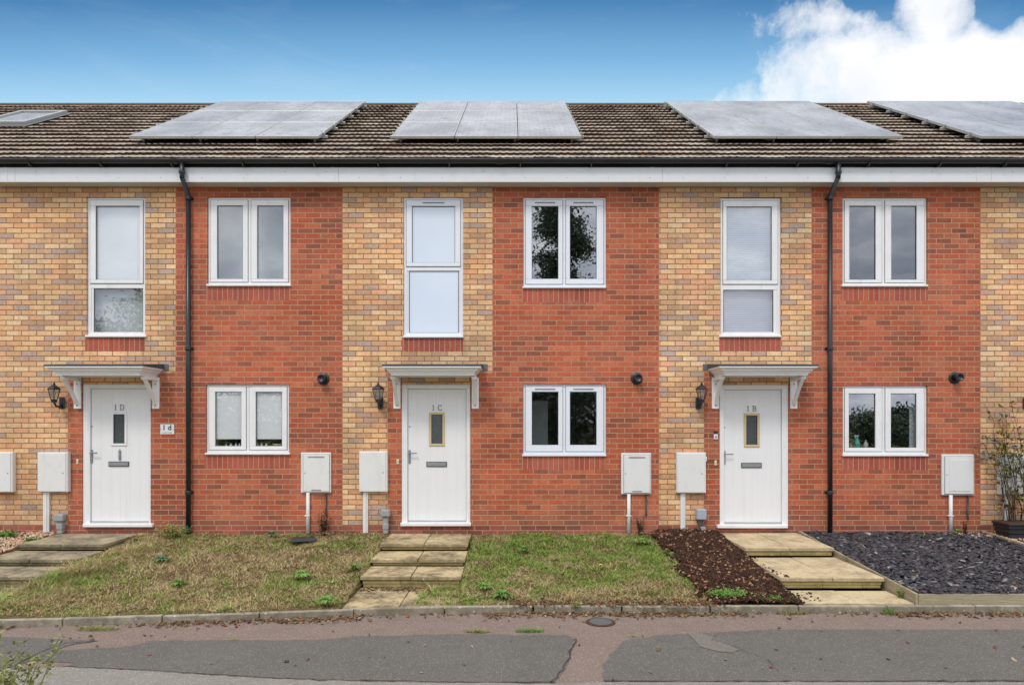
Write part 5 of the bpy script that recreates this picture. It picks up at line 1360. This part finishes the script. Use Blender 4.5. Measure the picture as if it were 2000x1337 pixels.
tree('conifer', 2.7, -27, 15.5, 3.5, 42000, (.10, .28), 'leaf_conifer', 'tall dark conifer across the road mirrored in the upper 1C window', 'cone', .08)
tree('broadleaf_tree', -19.5, -27, 8.6, 3.6, 15000, (.1, .26), 'leaf_weed', 'spreading green tree across the road mirrored in the tall 1D window', 'round')
tree('broadleaf_tree', -9, -30, 5.6, 2.6, 4000, (.2, .42), 'leaf_dark', 'small bushy tree across the road left of the conifer', 'round', .15)
for i, (x_, h_) in enumerate([(-30, 5), (10, 3.9), (15.5, 4.6), (21, 2.3), (27.5, 2.7), (34, 4.2)]):
    tree('broadleaf_tree', x_, -38 + (i % 3) * 2, h_, 2.6, 2600, (.22, .45), 'leaf_dark', ['low tree at the left end of the far tree line', 'low round tree in the far tree line right of the conifer', 'taller tree in the far tree line right of the conifer', 'lowest tree of the far line', 'broad tree near the right end of the far line', 'last tree at the right end of the far line'][i], 'round', .1)
for i, (x_, yy_, h_, lab) in enumerate([(-14.5, -34, 4.2, 'loose tree across the road mirrored in the lower 1D window'), (-18.8, -37, 3.6, 'low tree across the road beside the loose tree'), (-24, -36, 5.0, 'bushy tree across the road behind the spreading green tree'), (3.5, -41, 4.4, 'low tree across the road behind the clipped hedge'), (23.6, -34, 2.15, 'wide dark tree across the road mirrored in the lower 1B window'), (19.0, -35, 1.9, 'low bush-like tree across the road left of the wide dark tree')]):
    tree('broadleaf_tree', x_, yy_, h_, 3.2, 5000, (.14, .34), 'leaf_conifer', lab, 'round', .06)
hg = thing('hedge', (4, -20, 0), 'dark clipped hedge across the road facing the houses', 'hedge')
cs = [(random.uniform(-3, 9.5), -20 + random.uniform(-.6, .6), random.uniform(.1, 3.0) * (1 + .1 * math.sin(random.random() * 9))) for _ in range(9000)]
fastmesh('foliage', leafquads(cs, (.15, .3), .6), 4, 'leaf_conifer', hg)
st = MB()
for k in range(16): xx = -2.8 + k * .8; st.tube([(xx, -20, -.05), (xx + .1, -20, 1.2), (xx, -19.9, 2.6)], [.05, .04, .015], 6)
st.build('stems', 'bark', hg)
# shrub close to the viewer at the lower left
fs = thing('verge_shrub', (-2.15, -7.6, 0), 'pale green feathery shrub in the lower left corner close to the viewer', 'shrub')
st = MB(); cs = []
for k in range(44):
    bx = -2.15 + random.gauss(0, .05); by = -7.6 + random.gauss(0, .06); tx = -2.0 + random.uniform(-.30, .24); top = 1.24 - max(0, tx + 1.88) * .9 - random.uniform(0, .16)
    pts = [Vector((bx + (tx - bx) * t ** 1.5 + random.gauss(0, .008), by + random.gauss(0, .015), top * t)) for t in [q / 7 for q in range(8)]]
    st.tube(pts, [.006 * (1 - .8 * q / 7) for q in range(8)], 5, False)
    for _ in range(260):
        u = random.uniform(3.5, 7); i = min(6, int(u)); cs.append(pts[i].lerp(pts[i + 1], u - i) + Vector((random.gauss(0, .012), random.gauss(0, .012), random.gauss(0, .01))))
st.build('stems', 'leaf_olive', fs); fastmesh('leaves', leafquads(cs, (.012, .03), .42), 4, 'leaf_olive', fs)

chips('bark_mulch', [(random.uniform(3.04, 3.3) , random.uniform(-2.95, -2.5), .10) for _ in range(26)] + [(random.uniform(3.04, 3.12), random.uniform(-2.4, -1.3), .235) for _ in range(24)] + [(random.uniform(1.7, 2.1), random.uniform(-2.8, -.1), .0) for _ in range(0)], (.004, .016), 'bark_chip', 'loose bark chips spilled onto the edge of the buff slabs', 'mulch', .3, .3)
chips('leaf_litter', [(x_, y_, zs(x_, y_) + .03) for x_, y_ in [(random.uniform(4.4, 6.9), random.uniform(-2.9, -.1)) for _ in range(60)]], (.008, .02), 'dead_leaf', 'odd dry leaves and pale flakes lying on the slate', 'leaves', .14, .4)
chips('leaf_litter', [(x_, y_, zt(x_, y_) + .01) for x_, y_ in [(random.choice([random.uniform(-5.4, -1.9), random.uniform(-.5, 2.0)]), random.uniform(-2.9, -.1)) for _ in range(260)]], (.006, .018), 'dead_leaf', 'odd dry leaves lying in the grass', 'leaves', .14, .4)
